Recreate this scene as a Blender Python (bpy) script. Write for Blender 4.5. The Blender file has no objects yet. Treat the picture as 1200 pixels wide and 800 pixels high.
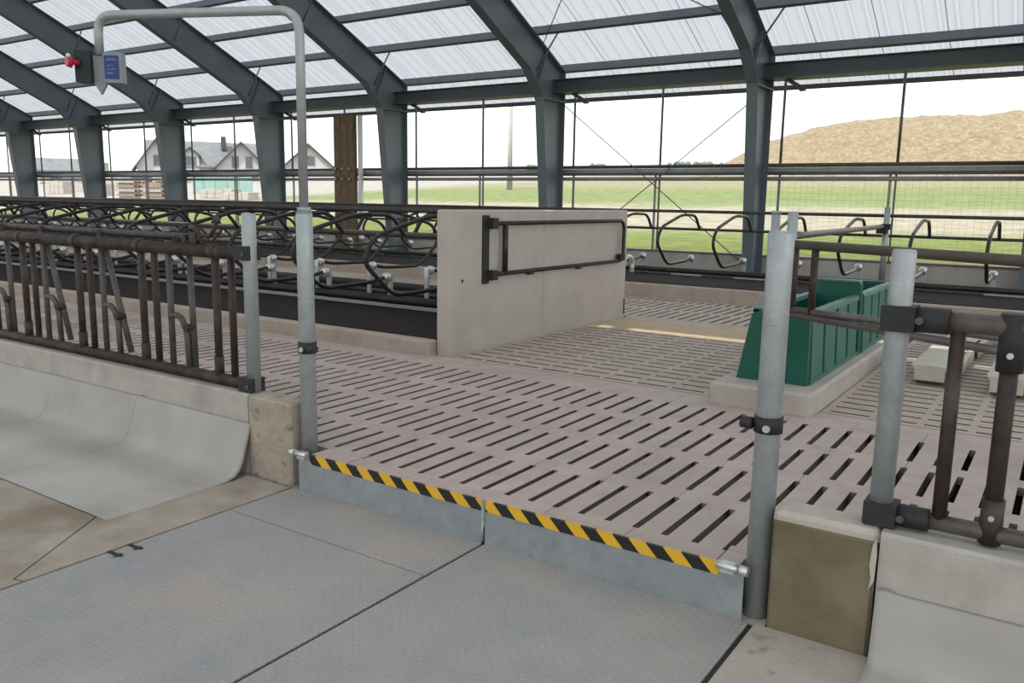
import bpy, bmesh, math, random
from mathutils import Vector, Matrix
random.seed(7)
S = bpy.context.scene
COL = S.collection
PI = math.pi

# ------------------------------------------------------------------ camera
CH = 1.65
RW = ((0.82815058, 0.56026206, 0.01652404),
      (0.10666768, -0.12859183, -0.98594429),
      (-0.55026232, 0.81827292, -0.16625525))
FPX = 973.006
cam_d = bpy.data.cameras.new('camera')
cam = bpy.data.objects.new('camera', cam_d)
COL.objects.link(cam)
cam_d.sensor_width = 36.0
cam_d.lens = FPX * 36.0 / 1200.0
cam_d.clip_end = 1500
rr, dd, ff = (Vector(v) for v in RW)
m3 = Matrix((rr, -dd, -ff)).transposed()
cam.matrix_world = Matrix.Translation((0, 0, CH)) @ m3.to_4x4()
S.camera = cam

# ------------------------------------------------------------------ world, sun, exposure
world = bpy.data.worlds.new('hazy_sky')
S.world = world
world.use_nodes = True
wn = world.node_tree
wn.nodes.clear()
wo = wn.nodes.new('ShaderNodeOutputWorld')
wb = wn.nodes.new('ShaderNodeBackground')
wtc = wn.nodes.new('ShaderNodeTexCoord')
wsep = wn.nodes.new('ShaderNodeSeparateXYZ')
wr = wn.nodes.new('ShaderNodeValToRGB')
wr.color_ramp.elements[0].position = 0.0
wr.color_ramp.elements[0].color = (0.97, 0.985, 0.97, 1)
wr.color_ramp.elements[1].position = 0.6
wr.color_ramp.elements[1].color = (0.87, 0.93, 1.0, 1)
wn.links.new(wtc.outputs['Generated'], wsep.inputs[0])
wn.links.new(wsep.outputs['Z'], wr.inputs[0])
wn.links.new(wr.outputs[0], wb.inputs['Color'])
wb.inputs['Strength'].default_value = 1.5
wn.links.new(wb.outputs[0], wo.inputs['Surface'])

sun_d = bpy.data.lights.new('sun', 'SUN')
sun_d.energy = 3.6
sun_d.angle = 0.0093
sun_d.color = (1.0, 0.93, 0.80)
sun = bpy.data.objects.new('sun', sun_d)
COL.objects.link(sun)
sun.rotation_euler = Vector((0.45, 7.70, -10.75)).to_track_quat('-Z', 'Y').to_euler()

S.view_settings.view_transform = 'Standard'
S.view_settings.look = 'None'
S.view_settings.gamma = 1.0
S.view_settings.use_curve_mapping = False
S.view_settings.exposure = 0.42


def at(px, py, Y):
    a, b = (px - 600) / FPX, (py - 400) / FPX
    d = Vector([RW[0][i] * a + RW[1][i] * b + RW[2][i] for i in range(3)])
    return Vector((0, 0, CH)) + d * (Y / d.y)


# ------------------------------------------------------------------ materials
MATS = {}


def mat(name, c1, c2=None, scale=6.0, rough=0.8, metal=0.0, bump=0.0, bscale=40.0, detail=6.0, spec=0.4,
        c3=None, scale3=1.2, t3=(0.5, 0.7)):
    m = bpy.data.materials.new(name)
    m.use_nodes = True
    nt = m.node_tree
    bs = nt.nodes['Principled BSDF']
    bs.inputs['Roughness'].default_value = rough
    bs.inputs['Metallic'].default_value = metal
    bs.inputs['Specular IOR Level'].default_value = spec
    g = nt.nodes.new('ShaderNodeNewGeometry')
    col = None
    if c2 is not None:
        n = nt.nodes.new('ShaderNodeTexNoise')
        n.inputs['Scale'].default_value = scale
        n.inputs['Detail'].default_value = detail
        n.inputs['Roughness'].default_value = 0.65
        nt.links.new(g.outputs['Position'], n.inputs['Vector'])
        r = nt.nodes.new('ShaderNodeValToRGB')
        r.color_ramp.elements[0].position = 0.32
        r.color_ramp.elements[1].position = 0.68
        r.color_ramp.elements[0].color = (*c1, 1)
        r.color_ramp.elements[1].color = (*c2, 1)
        nt.links.new(n.outputs['Fac'], r.inputs[0])
        col = r.outputs[0]
        if c3 is not None:
            n3 = nt.nodes.new('ShaderNodeTexNoise')
            n3.inputs['Scale'].default_value = scale3
            n3.inputs['Detail'].default_value = 5
            nt.links.new(g.outputs['Position'], n3.inputs['Vector'])
            mr = nt.nodes.new('ShaderNodeMapRange')
            mr.inputs[1].default_value = t3[0]
            mr.inputs[2].default_value = t3[1]
            nt.links.new(n3.outputs['Fac'], mr.inputs[0])
            mx = nt.nodes.new('ShaderNodeMix')
            mx.data_type = 'RGBA'
            nt.links.new(mr.outputs[0], mx.inputs[0])
            nt.links.new(col, mx.inputs[6])
            mx.inputs[7].default_value = (*c3, 1)
            col = mx.outputs[2]
        nt.links.new(col, bs.inputs['Base Color'])
    else:
        bs.inputs['Base Color'].default_value = (*c1, 1)
    if bump > 0:
        nb = nt.nodes.new('ShaderNodeTexNoise')
        nb.inputs['Scale'].default_value = bscale
        nb.inputs['Detail'].default_value = 5
        nt.links.new(g.outputs['Position'], nb.inputs['Vector'])
        b = nt.nodes.new('ShaderNodeBump')
        b.inputs['Strength'].default_value = bump
        b.inputs['Distance'].default_value = 0.01
        nt.links.new(nb.outputs['Fac'], b.inputs['Height'])
        nt.links.new(b.outputs[0], bs.inputs['Normal'])
    MATS[name] = m
    return m


def nmath(nt, op, a, b=None, c=None):
    n = nt.nodes.new('ShaderNodeMath')
    n.operation = op
    for i, v in enumerate((a, b, c)):
        if v is None:
            continue
        if isinstance(v, (int, float)):
            n.inputs[i].default_value = v
        else:
            nt.links.new(v, n.inputs[i])
    return n.outputs[0]


M_slat = mat('slat_concrete', (0.40, 0.330, 0.295), (0.51, 0.428, 0.385), 5, 0.85, bump=0.25, bscale=90, c3=(0.37, 0.307, 0.263), scale3=0.9, t3=(0.5, 0.72))
M_slat2 = mat('slat_concrete_crossways', (0.40, 0.335, 0.283), (0.49, 0.415, 0.352), 5, 0.85, bump=0.25, bscale=90)
M_tan = mat('tan_slab', (0.46, 0.36, 0.23), (0.52, 0.42, 0.28), 4, 0.9, bump=0.2)
M_wall = mat('partition_concrete', (0.45, 0.402, 0.36), (0.52, 0.470, 0.427), 3.0, 0.8, bump=0.12, bscale=60, c3=(0.39, 0.338, 0.298), scale3=0.8, t3=(0.52, 0.75))
M_kerb = mat('kerb_concrete', (0.36, 0.30, 0.245), (0.46, 0.39, 0.325), 6, 0.9, bump=0.35, bscale=70)
M_kerbL = mat('feed_kerb_concrete', (0.37, 0.345, 0.312), (0.465, 0.44, 0.40), 7, 0.85, bump=0.35, bscale=80, c3=(0.31, 0.29, 0.26), scale3=3.0, t3=(0.56, 0.75))
M_lining = mat('feed_trough_coating', (0.355, 0.342, 0.315), (0.42, 0.408, 0.38), 3, 0.65, bump=0.05, spec=0.2, c3=(0.34, 0.318, 0.282), scale3=1.6, t3=(0.5, 0.8))
M_pierL = mat('left_pier_concrete', (0.30, 0.255, 0.205), (0.42, 0.365, 0.305), 9, 0.95, bump=0.6, bscale=60, c3=(0.16, 0.13, 0.10), scale3=11, t3=(0.60, 0.74))
M_pierR = mat('right_pier_concrete', (0.125, 0.103, 0.060), (0.20, 0.168, 0.105), 3.2, 0.85, bump=0.2, bscale=50, c3=(0.235, 0.20, 0.135), scale3=2.3, t3=(0.5, 0.75))
M_pierRtop = mat('right_pier_edge', (0.42, 0.385, 0.33), (0.52, 0.48, 0.42), 8, 0.9, bump=0.3)
M_floor = mat('feed_table_concrete', (0.305, 0.257, 0.20), (0.42, 0.373, 0.312), 5.0, 0.85, bump=0.3, bscale=60, c3=(0.235, 0.192, 0.138), scale3=2.0, t3=(0.47, 0.68))
M_floorR = mat('right_floor_concrete', (0.38, 0.34, 0.285), (0.47, 0.43, 0.375), 4.0, 0.85, bump=0.4, bscale=60, c3=(0.27, 0.24, 0.20), scale3=9, t3=(0.60, 0.72))
M_pit = mat('pit_dark', (0.05, 0.045, 0.04), (0.08, 0.07, 0.06), 3, 1.0)
M_mat = mat('rubber_mat', (0.018, 0.015, 0.013), (0.034, 0.028, 0.025), 5, 0.85, bump=0.3, bscale=120, spec=0.12)
M_bedc = mat('bed_concrete', (0.36, 0.33, 0.30), (0.46, 0.42, 0.385), 4, 0.9, bump=0.2)
M_lowwall = mat('rear_wall_concrete', (0.36, 0.33, 0.29), (0.45, 0.42, 0.38), 3, 0.9, bump=0.2)
M_galv = mat('galvanised', (0.36, 0.385, 0.40), (0.44, 0.468, 0.483), 45, 0.42, 0.45, c3=(0.335, 0.36, 0.375), scale3=14, t3=(0.45, 0.8))
M_galvp = mat('galvanised_sheet', (0.27, 0.30, 0.315), (0.36, 0.39, 0.405), 5, 0.45, 0.4, c3=(0.24, 0.27, 0.285), scale3=16, t3=(0.5, 0.8))
M_bright = mat('zinc_bolt', (0.55, 0.57, 0.58), (0.72, 0.74, 0.75), 30, 0.3, 0.7)
M_steel = mat('slate_paint', (0.108, 0.134, 0.154), (0.136, 0.165, 0.187), 2.0, 0.42, 0.0, spec=0.5)
M_steeldk = mat('eave_steel', (0.066, 0.074, 0.086), (0.086, 0.094, 0.106), 2.0, 0.5)
M_brownst = mat('blind_fascia', (0.10, 0.09, 0.082), (0.13, 0.12, 0.11), 3.0, 0.6)
M_rail = mat('blind_rail_grey', (0.22, 0.235, 0.24), (0.30, 0.315, 0.32), 6, 0.45, 0.3)
M_raildk = mat('blind_tube_brown', (0.075, 0.058, 0.045), (0.10, 0.08, 0.06), 6, 0.6)
M_mull = mat('mullion_grey', (0.12, 0.125, 0.125), (0.17, 0.175, 0.175), 6, 0.5, 0.3)
M_rust = mat('rusty_pipe', (0.030, 0.022, 0.019), (0.062, 0.040, 0.031), 14, 0.55, 0.25, bump=0.15, c3=(0.088, 0.074, 0.067), scale3=6, t3=(0.52, 0.7))
M_rust2 = mat('bare_fence_tube', (0.07, 0.068, 0.066), (0.12, 0.115, 0.11), 12, 0.55, 0.3, c3=(0.10, 0.055, 0.035), scale3=8, t3=(0.56, 0.7))
M_pipeg = mat('grey_brown_pipe', (0.115, 0.102, 0.096), (0.185, 0.162, 0.150), 12, 0.45, 0.4)
M_black = mat('black_tube', (0.020, 0.019, 0.019), (0.042, 0.038, 0.036), 9, 0.38, 0.25)
M_blackm = mat('black_bracket', (0.016, 0.017, 0.018), (0.03, 0.03, 0.03), 20, 0.6)
M_railtube = mat('dark_rail_tube', (0.040, 0.035, 0.032), (0.075, 0.066, 0.060), 9, 0.4, 0.3)
M_green = mat('green_plastic', (0.003, 0.078, 0.053), (0.005, 0.105, 0.072), 3, 0.38)
M_greenl = mat('green_plastic_outer', (0.034, 0.135, 0.098), (0.055, 0.175, 0.132), 4, 0.45)
M_plinth = mat('plinth_concrete', (0.40, 0.355, 0.315), (0.48, 0.435, 0.39), 5, 0.9, bump=0.25)
M_loose = mat('loose_slat_concrete', (0.43, 0.41, 0.34), (0.53, 0.51, 0.43), 5, 0.9, bump=0.25)
M_timber = mat('weathered_timber', (0.13, 0.09, 0.055), (0.20, 0.145, 0.09), 8, 0.85)
M_white = mat('white_plastic', (0.75, 0.76, 0.76), (0.82, 0.83, 0.83), 5, 0.5)
M_red = mat('red_button', (0.45, 0.015, 0.05), rough=0.35)
M_blue = mat('blue_screen', (0.02, 0.035, 0.19), rough=0.25)
M_blue2 = mat('blue_print', (0.10, 0.14, 0.36), rough=0.3)
M_boxgrey = mat('grey_enclosure', (0.24, 0.27, 0.29), (0.29, 0.32, 0.34), 10, 0.5)
M_boxblk = mat('black_enclosure', (0.012, 0.014, 0.018), rough=0.45)
M_render = mat('house_render', (0.40, 0.40, 0.39), (0.46, 0.46, 0.45), 0.7, 0.9)
M_render2 = mat('house_render_grey', (0.30, 0.31, 0.31), (0.35, 0.36, 0.36), 0.7, 0.9)
M_rooft = mat('house_roof', (0.125, 0.135, 0.145), (0.18, 0.19, 0.20), 1.0, 0.8)
M_eaves = mat('house_eaves', (0.075, 0.06, 0.05), rough=0.8)
M_pane = mat('house_window', (0.10, 0.11, 0.12), rough=0.2)
M_teal = mat('teal_hoarding', (0.19, 0.31, 0.28), (0.23, 0.36, 0.33), 1.0, 0.8)
M_pallet = mat('pallet_wood', (0.22, 0.17, 0.125), (0.30, 0.24, 0.185), 4, 0.9)
M_block = mat('pale_blocks', (0.33, 0.30, 0.27), (0.40, 0.37, 0.335), 2, 0.9)
M_greenw = mat('green_house_wall', (0.20, 0.26, 0.15), (0.24, 0.30, 0.18), 1, 0.9)
M_pole = mat('concrete_pole', (0.30, 0.30, 0.29), (0.36, 0.36, 0.35), 3, 0.9)
M_wire = mat('netting_wire', (0.55, 0.47, 0.42), rough=0.7)
M_mound = mat('straw_coloured_soil', (0.150, 0.116, 0.070), (0.235, 0.188, 0.120), 0.9, 1.0, detail=14, bump=0.0, c3=(0.27, 0.218, 0.145), scale3=2.6, t3=(0.48, 0.66))
M_tree = mat('distant_hedge', (0.10, 0.14, 0.11), (0.16, 0.20, 0.16), 0.6, 1.0)

# tread plate: teardrop relief from arithmetic on position
def tread_material():
    m = mat('tread_plate', (0.325, 0.335, 0.345), (0.425, 0.413, 0.395), 1.6, 0.6, 0.1, c3=(0.45, 0.40, 0.35), scale3=2.2, t3=(0.46, 0.75))
    nt = m.node_tree
    bs = nt.nodes['Principled BSDF']
    g = nt.nodes.new('ShaderNodeNewGeometry')
    sp = nt.nodes.new('ShaderNodeSeparateXYZ')
    nt.links.new(g.outputs['Position'], sp.inputs[0])
    p = 0.027
    u = nmath(nt, 'DIVIDE', sp.outputs['X'], p)
    v = nmath(nt, 'DIVIDE', sp.outputs['Y'], p)
    fu = nmath(nt, 'SUBTRACT', nmath(nt, 'FRACT', u), 0.5)
    fv = nmath(nt, 'SUBTRACT', nmath(nt, 'FRACT', v), 0.5)
    par = nmath(nt, 'MODULO', nmath(nt, 'ADD', nmath(nt, 'FLOOR', u), nmath(nt, 'ADD', nmath(nt, 'FLOOR', v), 4000)), 2.0)
    sg = nmath(nt, 'SUBTRACT', nmath(nt, 'MULTIPLY', nmath(nt, 'ABSOLUTE', par), 2.0), 1.0)
    a = nmath(nt, 'ADD', fu, nmath(nt, 'MULTIPLY', fv, sg))
    b = nmath(nt, 'SUBTRACT', fu, nmath(nt, 'MULTIPLY', fv, sg))
    e = nmath(nt, 'ADD', nmath(nt, 'POWER', nmath(nt, 'DIVIDE', a, 0.62), 2.0), nmath(nt, 'POWER', nmath(nt, 'DIVIDE', b, 0.2), 2.0))
    h = nmath(nt, 'MAXIMUM', nmath(nt, 'SUBTRACT', 1.0, e), 0.0)
    bp = nt.nodes.new('ShaderNodeBump')
    bp.inputs['Strength'].default_value = 0.9
    bp.inputs['Distance'].default_value = 0.004
    nt.links.new(h, bp.inputs['Height'])
    nt.links.new(bp.outputs[0], bs.inputs['Normal'])
    src = bs.inputs['Base Color'].links[0].from_socket
    mx = nt.nodes.new('ShaderNodeMix')
    mx.data_type = 'RGBA'
    mx.blend_type = 'MULTIPLY'
    mx.inputs[0].default_value = 1.0
    wr_ = nt.nodes.new('ShaderNodeValToRGB')      # dirt between the treads, bare metal on them
    wr_.color_ramp.elements[0].color = (0.90, 0.89, 0.88, 1)
    wr_.color_ramp.elements[1].color = (1.20, 1.19, 1.17, 1)
    wr_.color_ramp.elements[1].position = 0.6
    nt.links.new(h, wr_.inputs[0])
    nt.links.new(src, mx.inputs[6])
    nt.links.new(wr_.outputs[0], mx.inputs[7])
    nt.links.new(mx.outputs[2], bs.inputs['Base Color'])
    return m


M_tread = tread_material()


def tape_material(nm, phase):
    m = bpy.data.materials.new(nm)
    m.use_nodes = True
    nt = m.node_tree
    bs = nt.nodes['Principled BSDF']
    bs.inputs['Roughness'].default_value = 0.45
    g = nt.nodes.new('ShaderNodeNewGeometry')
    sp = nt.nodes.new('ShaderNodeSeparateXYZ')
    nt.links.new(g.outputs['Position'], sp.inputs[0])
    q = nmath(nt, 'ADD', sp.outputs['X'], nmath(nt, 'MULTIPLY', sp.outputs['Z'], 1.0))
    fr = nmath(nt, 'FRACT', nmath(nt, 'ADD', nmath(nt, 'DIVIDE', q, 0.160), phase))
    st = nmath(nt, 'GREATER_THAN', fr, 0.5)
    mx = nt.nodes.new('ShaderNodeMix')
    mx.data_type = 'RGBA'
    nt.links.new(st, mx.inputs[0])
    mx.inputs[6].default_value = (0.012, 0.011, 0.011, 1)
    mx.inputs[7].default_value = (0.72, 0.42, 0.02, 1)
    nt.links.new(mx.outputs[2], bs.inputs['Base Color'])
    return m


M_tapeL, M_tapeR = tape_material('hazard_tape_left', 40.425), tape_material('hazard_tape_right', 40.269)


def roof_material():
    m = bpy.data.materials.new('translucent_sheet')
    m.use_nodes = True
    nt = m.node_tree
    nt.nodes.clear()
    o = nt.nodes.new('ShaderNodeOutputMaterial')
    t = nt.nodes.new('ShaderNodeBsdfTranslucent')
    d = nt.nodes.new('ShaderNodeBsdfDiffuse')
    a = nt.nodes.new('ShaderNodeAddShader')
    t.inputs['Color'].default_value = (0.275, 0.284, 0.302, 1)
    d.inputs['Color'].default_value = (0.25, 0.26, 0.28, 1)
    nt.links.new(t.outputs[0], a.inputs[0])
    nt.links.new(d.outputs[0], a.inputs[1])
    nt.links.new(a.outputs[0], o.inputs['Surface'])
    return m


M_sheet = roof_material()


def ground_material():
    m = bpy.data.materials.new('meadow')
    m.use_nodes = True
    nt = m.node_tree
    bs = nt.nodes['Principled BSDF']
    bs.inputs['Roughness'].default_value = 1.0
    bs.inputs['Specular IOR Level'].default_value = 0.1
    g = nt.nodes.new('ShaderNodeNewGeometry')
    sp = nt.nodes.new('ShaderNodeSeparateXYZ')
    nt.links.new(g.outputs['Position'], sp.inputs[0])
    n = nt.nodes.new('ShaderNodeTexNoise')
    n.inputs['Scale'].default_value = 0.09
    n.inputs['Detail'].default_value = 8
    nt.links.new(g.outputs['Position'], n.inputs['Vector'])
    yy = nmath(nt, 'ADD', sp.outputs['Y'], nmath(nt, 'MULTIPLY', nmath(nt, 'SUBTRACT', n.outputs['Fac'], 0.5), 10.0))
    r = nt.nodes.new('ShaderNodeValToRGB')
    nt.links.new(nmath(nt, 'DIVIDE', yy, 150.0), r.inputs[0])
    cr = r.color_ramp
    green, green2, pale, straw = (0.150, 0.178, 0.058, 1), (0.165, 0.20, 0.082, 1), (0.29, 0.265, 0.20, 1), (0.255, 0.215, 0.155, 1)
    cr.elements[0].position = 0.0
    cr.elements[0].color = (0.115, 0.14, 0.038, 1)
    cr.elements[1].position = 1.0
    cr.elements[1].color = (0.25, 0.25, 0.19, 1)
    for p_, c_ in ((0.14, (0.115, 0.14, 0.038, 1)), (0.185, green), (0.205, pale), (0.27, pale), (0.30, green2), (0.38, green2), (0.46, (0.235, 0.225, 0.13, 1)), (0.60, straw)):
        e = cr.elements.new(p_)
        e.color = c_
    yard = nt.nodes.new('ShaderNodeMapRange')       # bare building site to the left
    yard.inputs[1].default_value = -50.0
    yard.inputs[2].default_value = -58.0
    nt.links.new(nmath(nt, 'ADD', sp.outputs['X'], nmath(nt, 'MULTIPLY', nmath(nt, 'SUBTRACT', n.outputs['Fac'], 0.5), 10.0)), yard.inputs[0])
    near = nt.nodes.new('ShaderNodeMapRange')
    near.inputs[1].default_value = 24.0
    near.inputs[2].default_value = 28.0
    nt.links.new(yy, near.inputs[0])
    mxy = nt.nodes.new('ShaderNodeMix')
    mxy.data_type = 'RGBA'
    nt.links.new(nmath(nt, 'MULTIPLY', yard.outputs[0], near.outputs[0]), mxy.inputs[0])
    nt.links.new(r.outputs[0], mxy.inputs[6])
    mxy.inputs[7].default_value = (0.31, 0.29, 0.265, 1)
    n2 = nt.nodes.new('ShaderNodeTexNoise')
    n2.inputs['Scale'].default_value = 1.6
    n2.inputs['Detail'].default_value = 8
    nt.links.new(g.outputs['Position'], n2.inputs['Vector'])
    mx = nt.nodes.new('ShaderNodeMix')
    mx.data_type = 'RGBA'
    mx.blend_type = 'MULTIPLY'
    mx.inputs[0].default_value = 1.0
    nt.links.new(mxy.outputs[2], mx.inputs[6])
    r2 = nt.nodes.new('ShaderNodeValToRGB')
    r2.color_ramp.elements[0].position = 0.3
    r2.color_ramp.elements[1].position = 0.7
    r2.color_ramp.elements[0].color = (0.72, 0.72, 0.72, 1)
    r2.color_ramp.elements[1].color = (1.15, 1.15, 1.15, 1)
    nt.links.new(n2.outputs['Fac'], r2.inputs[0])
    nt.links.new(r2.outputs[0], mx.inputs[7])
    nt.links.new(mx.outputs[2], bs.inputs['Base Color'])
    return m


M_ground = ground_material()


# ------------------------------------------------------------------ mesh helpers
class MB:
    """collects shapes, build() links them as one mesh object"""

    def __init__(self):
        self.v, self.f, self.s = [], [], []

    def add(self, verts, faces, smooth=False):
        o = len(self.v)
        self.v += [tuple(p) for p in verts]
        self.f += [tuple(i + o for i in fc) for fc in faces]
        self.s += [smooth] * len(faces)
        return self

    def box(self, x0, x1, y0, y1, z0, z1):
        x0, x1 = sorted((x0, x1)); y0, y1 = sorted((y0, y1)); z0, z1 = sorted((z0, z1))
        v = [(x0, y0, z0), (x1, y0, z0), (x1, y1, z0), (x0, y1, z0), (x0, y0, z1), (x1, y0, z1), (x1, y1, z1), (x0, y1, z1)]
        f = [(0, 3, 2, 1), (4, 5, 6, 7), (0, 1, 5, 4), (1, 2, 6, 5), (2, 3, 7, 6), (3, 0, 4, 7)]
        return self.add(v, f)

    def cbox(self, x0, x1, y0, y1, z0, z1, c=0.01):
        """box with chamfered top edges and vertical edges"""
        x0, x1 = sorted((x0, x1)); y0, y1 = sorted((y0, y1)); z0, z1 = sorted((z0, z1))

        def ring(x0, x1, y0, y1, c, z):
            return [(x0 + c, y0, z), (x1 - c, y0, z), (x1, y0 + c, z), (x1, y1 - c, z), (x1 - c, y1, z), (x0 + c, y1, z), (x0, y1 - c, z), (x0, y0 + c, z)]
        v = ring(x0, x1, y0, y1, c, z0) + ring(x0, x1, y0, y1, c, z1 - c) + ring(x0 + c, x1 - c, y0 + c, y1 - c, c * 0.5, z1)
        f = [tuple(reversed(range(8))), tuple(range(16, 24))]
        for k in range(2):
            for i in range(8):
                j = (i + 1) % 8
                f.append((k * 8 + i, k * 8 + j, k * 8 + 8 + j, k * 8 + 8 + i))
        return self.add(v, f)

    def prism(self, pts, axis, a, b):
        """closed polygon extruded along axis: 'x' pts are (y,z); 'y' pts are (x,z); 'z' pts are (x,y)"""
        def mk(p, t):
            return {'x': (t, p[0], p[1]), 'y': (p[0], t, p[1]), 'z': (p[0], p[1], t)}[axis]
        n = len(pts)
        v = [mk(p, a) for p in pts] + [mk(p, b) for p in pts]
        f = [tuple(reversed(range(n))), tuple(range(n, 2 * n))]
        f += [(i, (i + 1) % n, n + (i + 1) % n, n + i) for i in range(n)]
        return self.add(v, f)

    def tube(self, pts, r, n=10, closed=False, caps=True, smooth=True):
        pts = [Vector(p) for p in pts]
        k = len(pts)
        if not isinstance(r, (list, tuple)):
            r = [r] * k
        tg = []
        for i in range(k):
            if closed:
                t = pts[(i + 1) % k] - pts[i - 1]
            else:
                t = pts[min(i + 1, k - 1)] - pts[max(i - 1, 0)]
            tg.append(t.normalized())
        up = Vector((0, 0, 1)) if abs(tg[0].z) < 0.9 else Vector((1, 0, 0))
        u = tg[0].cross(up).normalized()
        vs, prev = [], tg[0]
        for i in range(k):
            q = prev.rotation_difference(tg[i])
            u = (q @ u).normalized()
            u = (u - tg[i] * u.dot(tg[i])).normalized()
            w = tg[i].cross(u)
            prev = tg[i]
            for j in range(n):
                a = 2 * PI * j / n
                vs.append(pts[i] + (u * math.cos(a) + w * math.sin(a)) * r[i])
        f = []
        for i in range(k if closed else k - 1):
            i2 = (i + 1) % k
            for j in range(n):
                j2 = (j + 1) % n
                f.append((i * n + j, i * n + j2, i2 * n + j2, i2 * n + j))
        self.add(vs, f, smooth)
        if caps and not closed:
            o = len(self.v) - len(vs)
            self.f += [tuple(o + j for j in reversed(range(n))), tuple(o + (k - 1) * n + j for j in range(n))]
            self.s += [False, False]
        return self

    def cyl(self, a, b, r, n=14):
        return self.tube([a, b], r, n)

    def ball(self, c, r, n=8, m=5, sz=1.0):
        c = Vector(c)
        v = [c + Vector((0, 0, r * sz))]
        for i in range(1, m):
            t = PI * i / m
            for j in range(n):
                a = 2 * PI * j / n
                v.append(c + Vector((r * math.sin(t) * math.cos(a), r * math.sin(t) * math.sin(a), r * sz * math.cos(t))))
        v.append(c - Vector((0, 0, r * sz)))
        f = []
        for j in range(n):
            f.append((0, 1 + j, 1 + (j + 1) % n))
            for i in range(m - 2):
                a0, b0 = 1 + i * n + j, 1 + i * n + (j + 1) % n
                f.append((a0, a0 + n, b0 + n, b0))
            f.append((1 + (m - 2) * n + j, len(v) - 1, 1 + (m - 2) * n + (j + 1) % n))
        return self.add(v, f, True)

    def mesh(self, name):
        me = bpy.data.meshes.new(name)
        me.from_pydata(self.v, [], self.f)
        me.polygons.foreach_set('use_smooth', self.s)
        me.update()
        return me

    def build(self, name, material, parent=None, origin=None):
        if origin is not None:
            self.v = [(a - origin[0], b - origin[1], c - origin[2]) for a, b, c in self.v]
        me = self.mesh(name)
        me.materials.append(material)
        o = bpy.data.objects.new(name, me)
        COL.objects.link(o)
        if origin is not None:
            o.location = origin
        if parent is not None:
            o.parent = parent
            if origin is None:
                o.matrix_parent_inverse = parent.matrix_world.inverted() if False else Matrix.Identity(4)
        return o


def fillet(pts, r, n=5):
    """polyline with rounded corners"""
    pts = [Vector(p) for p in pts]
    out = [pts[0]]
    for i in range(1, len(pts) - 1):
        a, b, c = pts[i - 1], pts[i], pts[i + 1]
        d1, d2 = (a - b), (c - b)
        L = min(r, d1.length * 0.48, d2.length * 0.48)
        p1, p2 = b + d1.normalized() * L, b + d2.normalized() * L
        for k in range(n + 1):
            t = k / n
            out.append(p1 * (1 - t) ** 2 + b * 2 * t * (1 - t) + p2 * t * t)
    out.append(pts[-1])
    return out


def tag(o, label=None, cat=None, group=None, kind=None):
    if label: o['label'] = label
    if cat: o['category'] = cat
    if group: o['group'] = group
    if kind: o['kind'] = kind
    return o


def empty(name, loc=(0, 0, 0), label=None, cat=None, group=None, kind=None, rz=0.0):
    o = bpy.data.objects.new(name, None)
    o.empty_display_size = 0.1
    COL.objects.link(o)
    o.location = loc
    o.rotation_euler = (0, 0, rz)
    return tag(o, label, cat, group, kind)


def W(mb, name, material, root):
    """build shapes given in world coordinates as a part of an unrotated root"""
    l = root.location
    mb.v = [(a - l.x, b - l.y, c - l.z) for a, b, c in mb.v]
    return mb.build(name, material, root)


def inst(src_mesh, name, parent, loc, material=None, rot=(0, 0, 0)):
    o = bpy.data.objects.new(name, src_mesh)
    COL.objects.link(o)
    o.parent = parent
    o.location = loc
    o.rotation_euler = rot
    return o


def copy_tree(root):
    r = root.copy(); COL.objects.link(r)
    for ch in list(root.children):
        c = ch.copy(); COL.objects.link(c); c.parent = r
        for g in ch.children:
            d = g.copy(); COL.objects.link(d); d.parent = c
    return r


ORD = ['first', 'second', 'third', 'fourth', 'fifth', 'sixth', 'seventh', 'eighth', 'ninth', 'tenth', 'eleventh', 'twelfth',
       'thirteenth', 'fourteenth', 'fifteenth', 'sixteenth', 'seventeenth', 'eighteenth', 'nineteenth', 'twentieth',
       'twenty-first', 'twenty-second', 'twenty-third', 'twenty-fourth', 'twenty-fifth', 'twenty-sixth', 'twenty-seventh',
       'twenty-eighth', 'twenty-ninth', 'thirtieth', 'thirty-first', 'thirty-second', 'thirty-third', 'thirty-fourth', 'thirty-fifth']

XL, XR = -44.0, 16.0          # barn length
ZS = 0.21                     # slatted floor level
YP = 3.111                    # front of the step

# ================================================================== SETTING
# ---- floor: pit base carries the slabs and slat panels
floor = MB().box(XL, XR, -13.5, 14.6, -0.62, -0.45).build('floor', M_pit)
tag(floor, 'barn floor of slatted concrete panels over a dark pit', kind='structure')

# feed table slabs (left one is split by the joint that runs from the trough lining to the tread plate)
XPL, XPM, XPR = -3.60, -2.243, -0.935
MB().prism([(-3.612, 3.10), (-3.995, 3.10), (-3.965, 2.98), (-4.06, 2.205), (-3.66, 1.61), (-3.612, 1.62)], 'z', -0.40, 0.0).build('floor_slab', M_floor, floor)
MB().prism([(-3.612, 1.61), (-3.665, 1.60), (-4.07, 2.199), (XL, 2.199), (XL, -13.4), (-3.612, -13.4)], 'z', -0.40, 0.0).build('floor_slab', M_floor, floor)
MB().prism([(-4.075, 2.20), (-3.975, 2.98), (-4.0, 3.12), (XL, 3.12), (XL, 2.20)], 'z', -0.40, -0.012).build('floor_slab', M_floor, floor)
MB().box(-0.905, XR, -13.4, 3.12, -0.40, 0.0).build('floor_slab', M_floorR, floor)
MB().box(-3.605, -0.905, -13.4, 3.12, -0.40, -0.06).build('floor_slab', M_pit, floor)
MB().box(-0.99, -0.868, 3.122, 3.286, -0.40, -0.002).build('floor_slab', M_floorR, floor)
MB().box(-3.618, -3.488, 3.122, 3.286, -0.40, -0.002).build('floor_slab', M_floor, floor)
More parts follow.
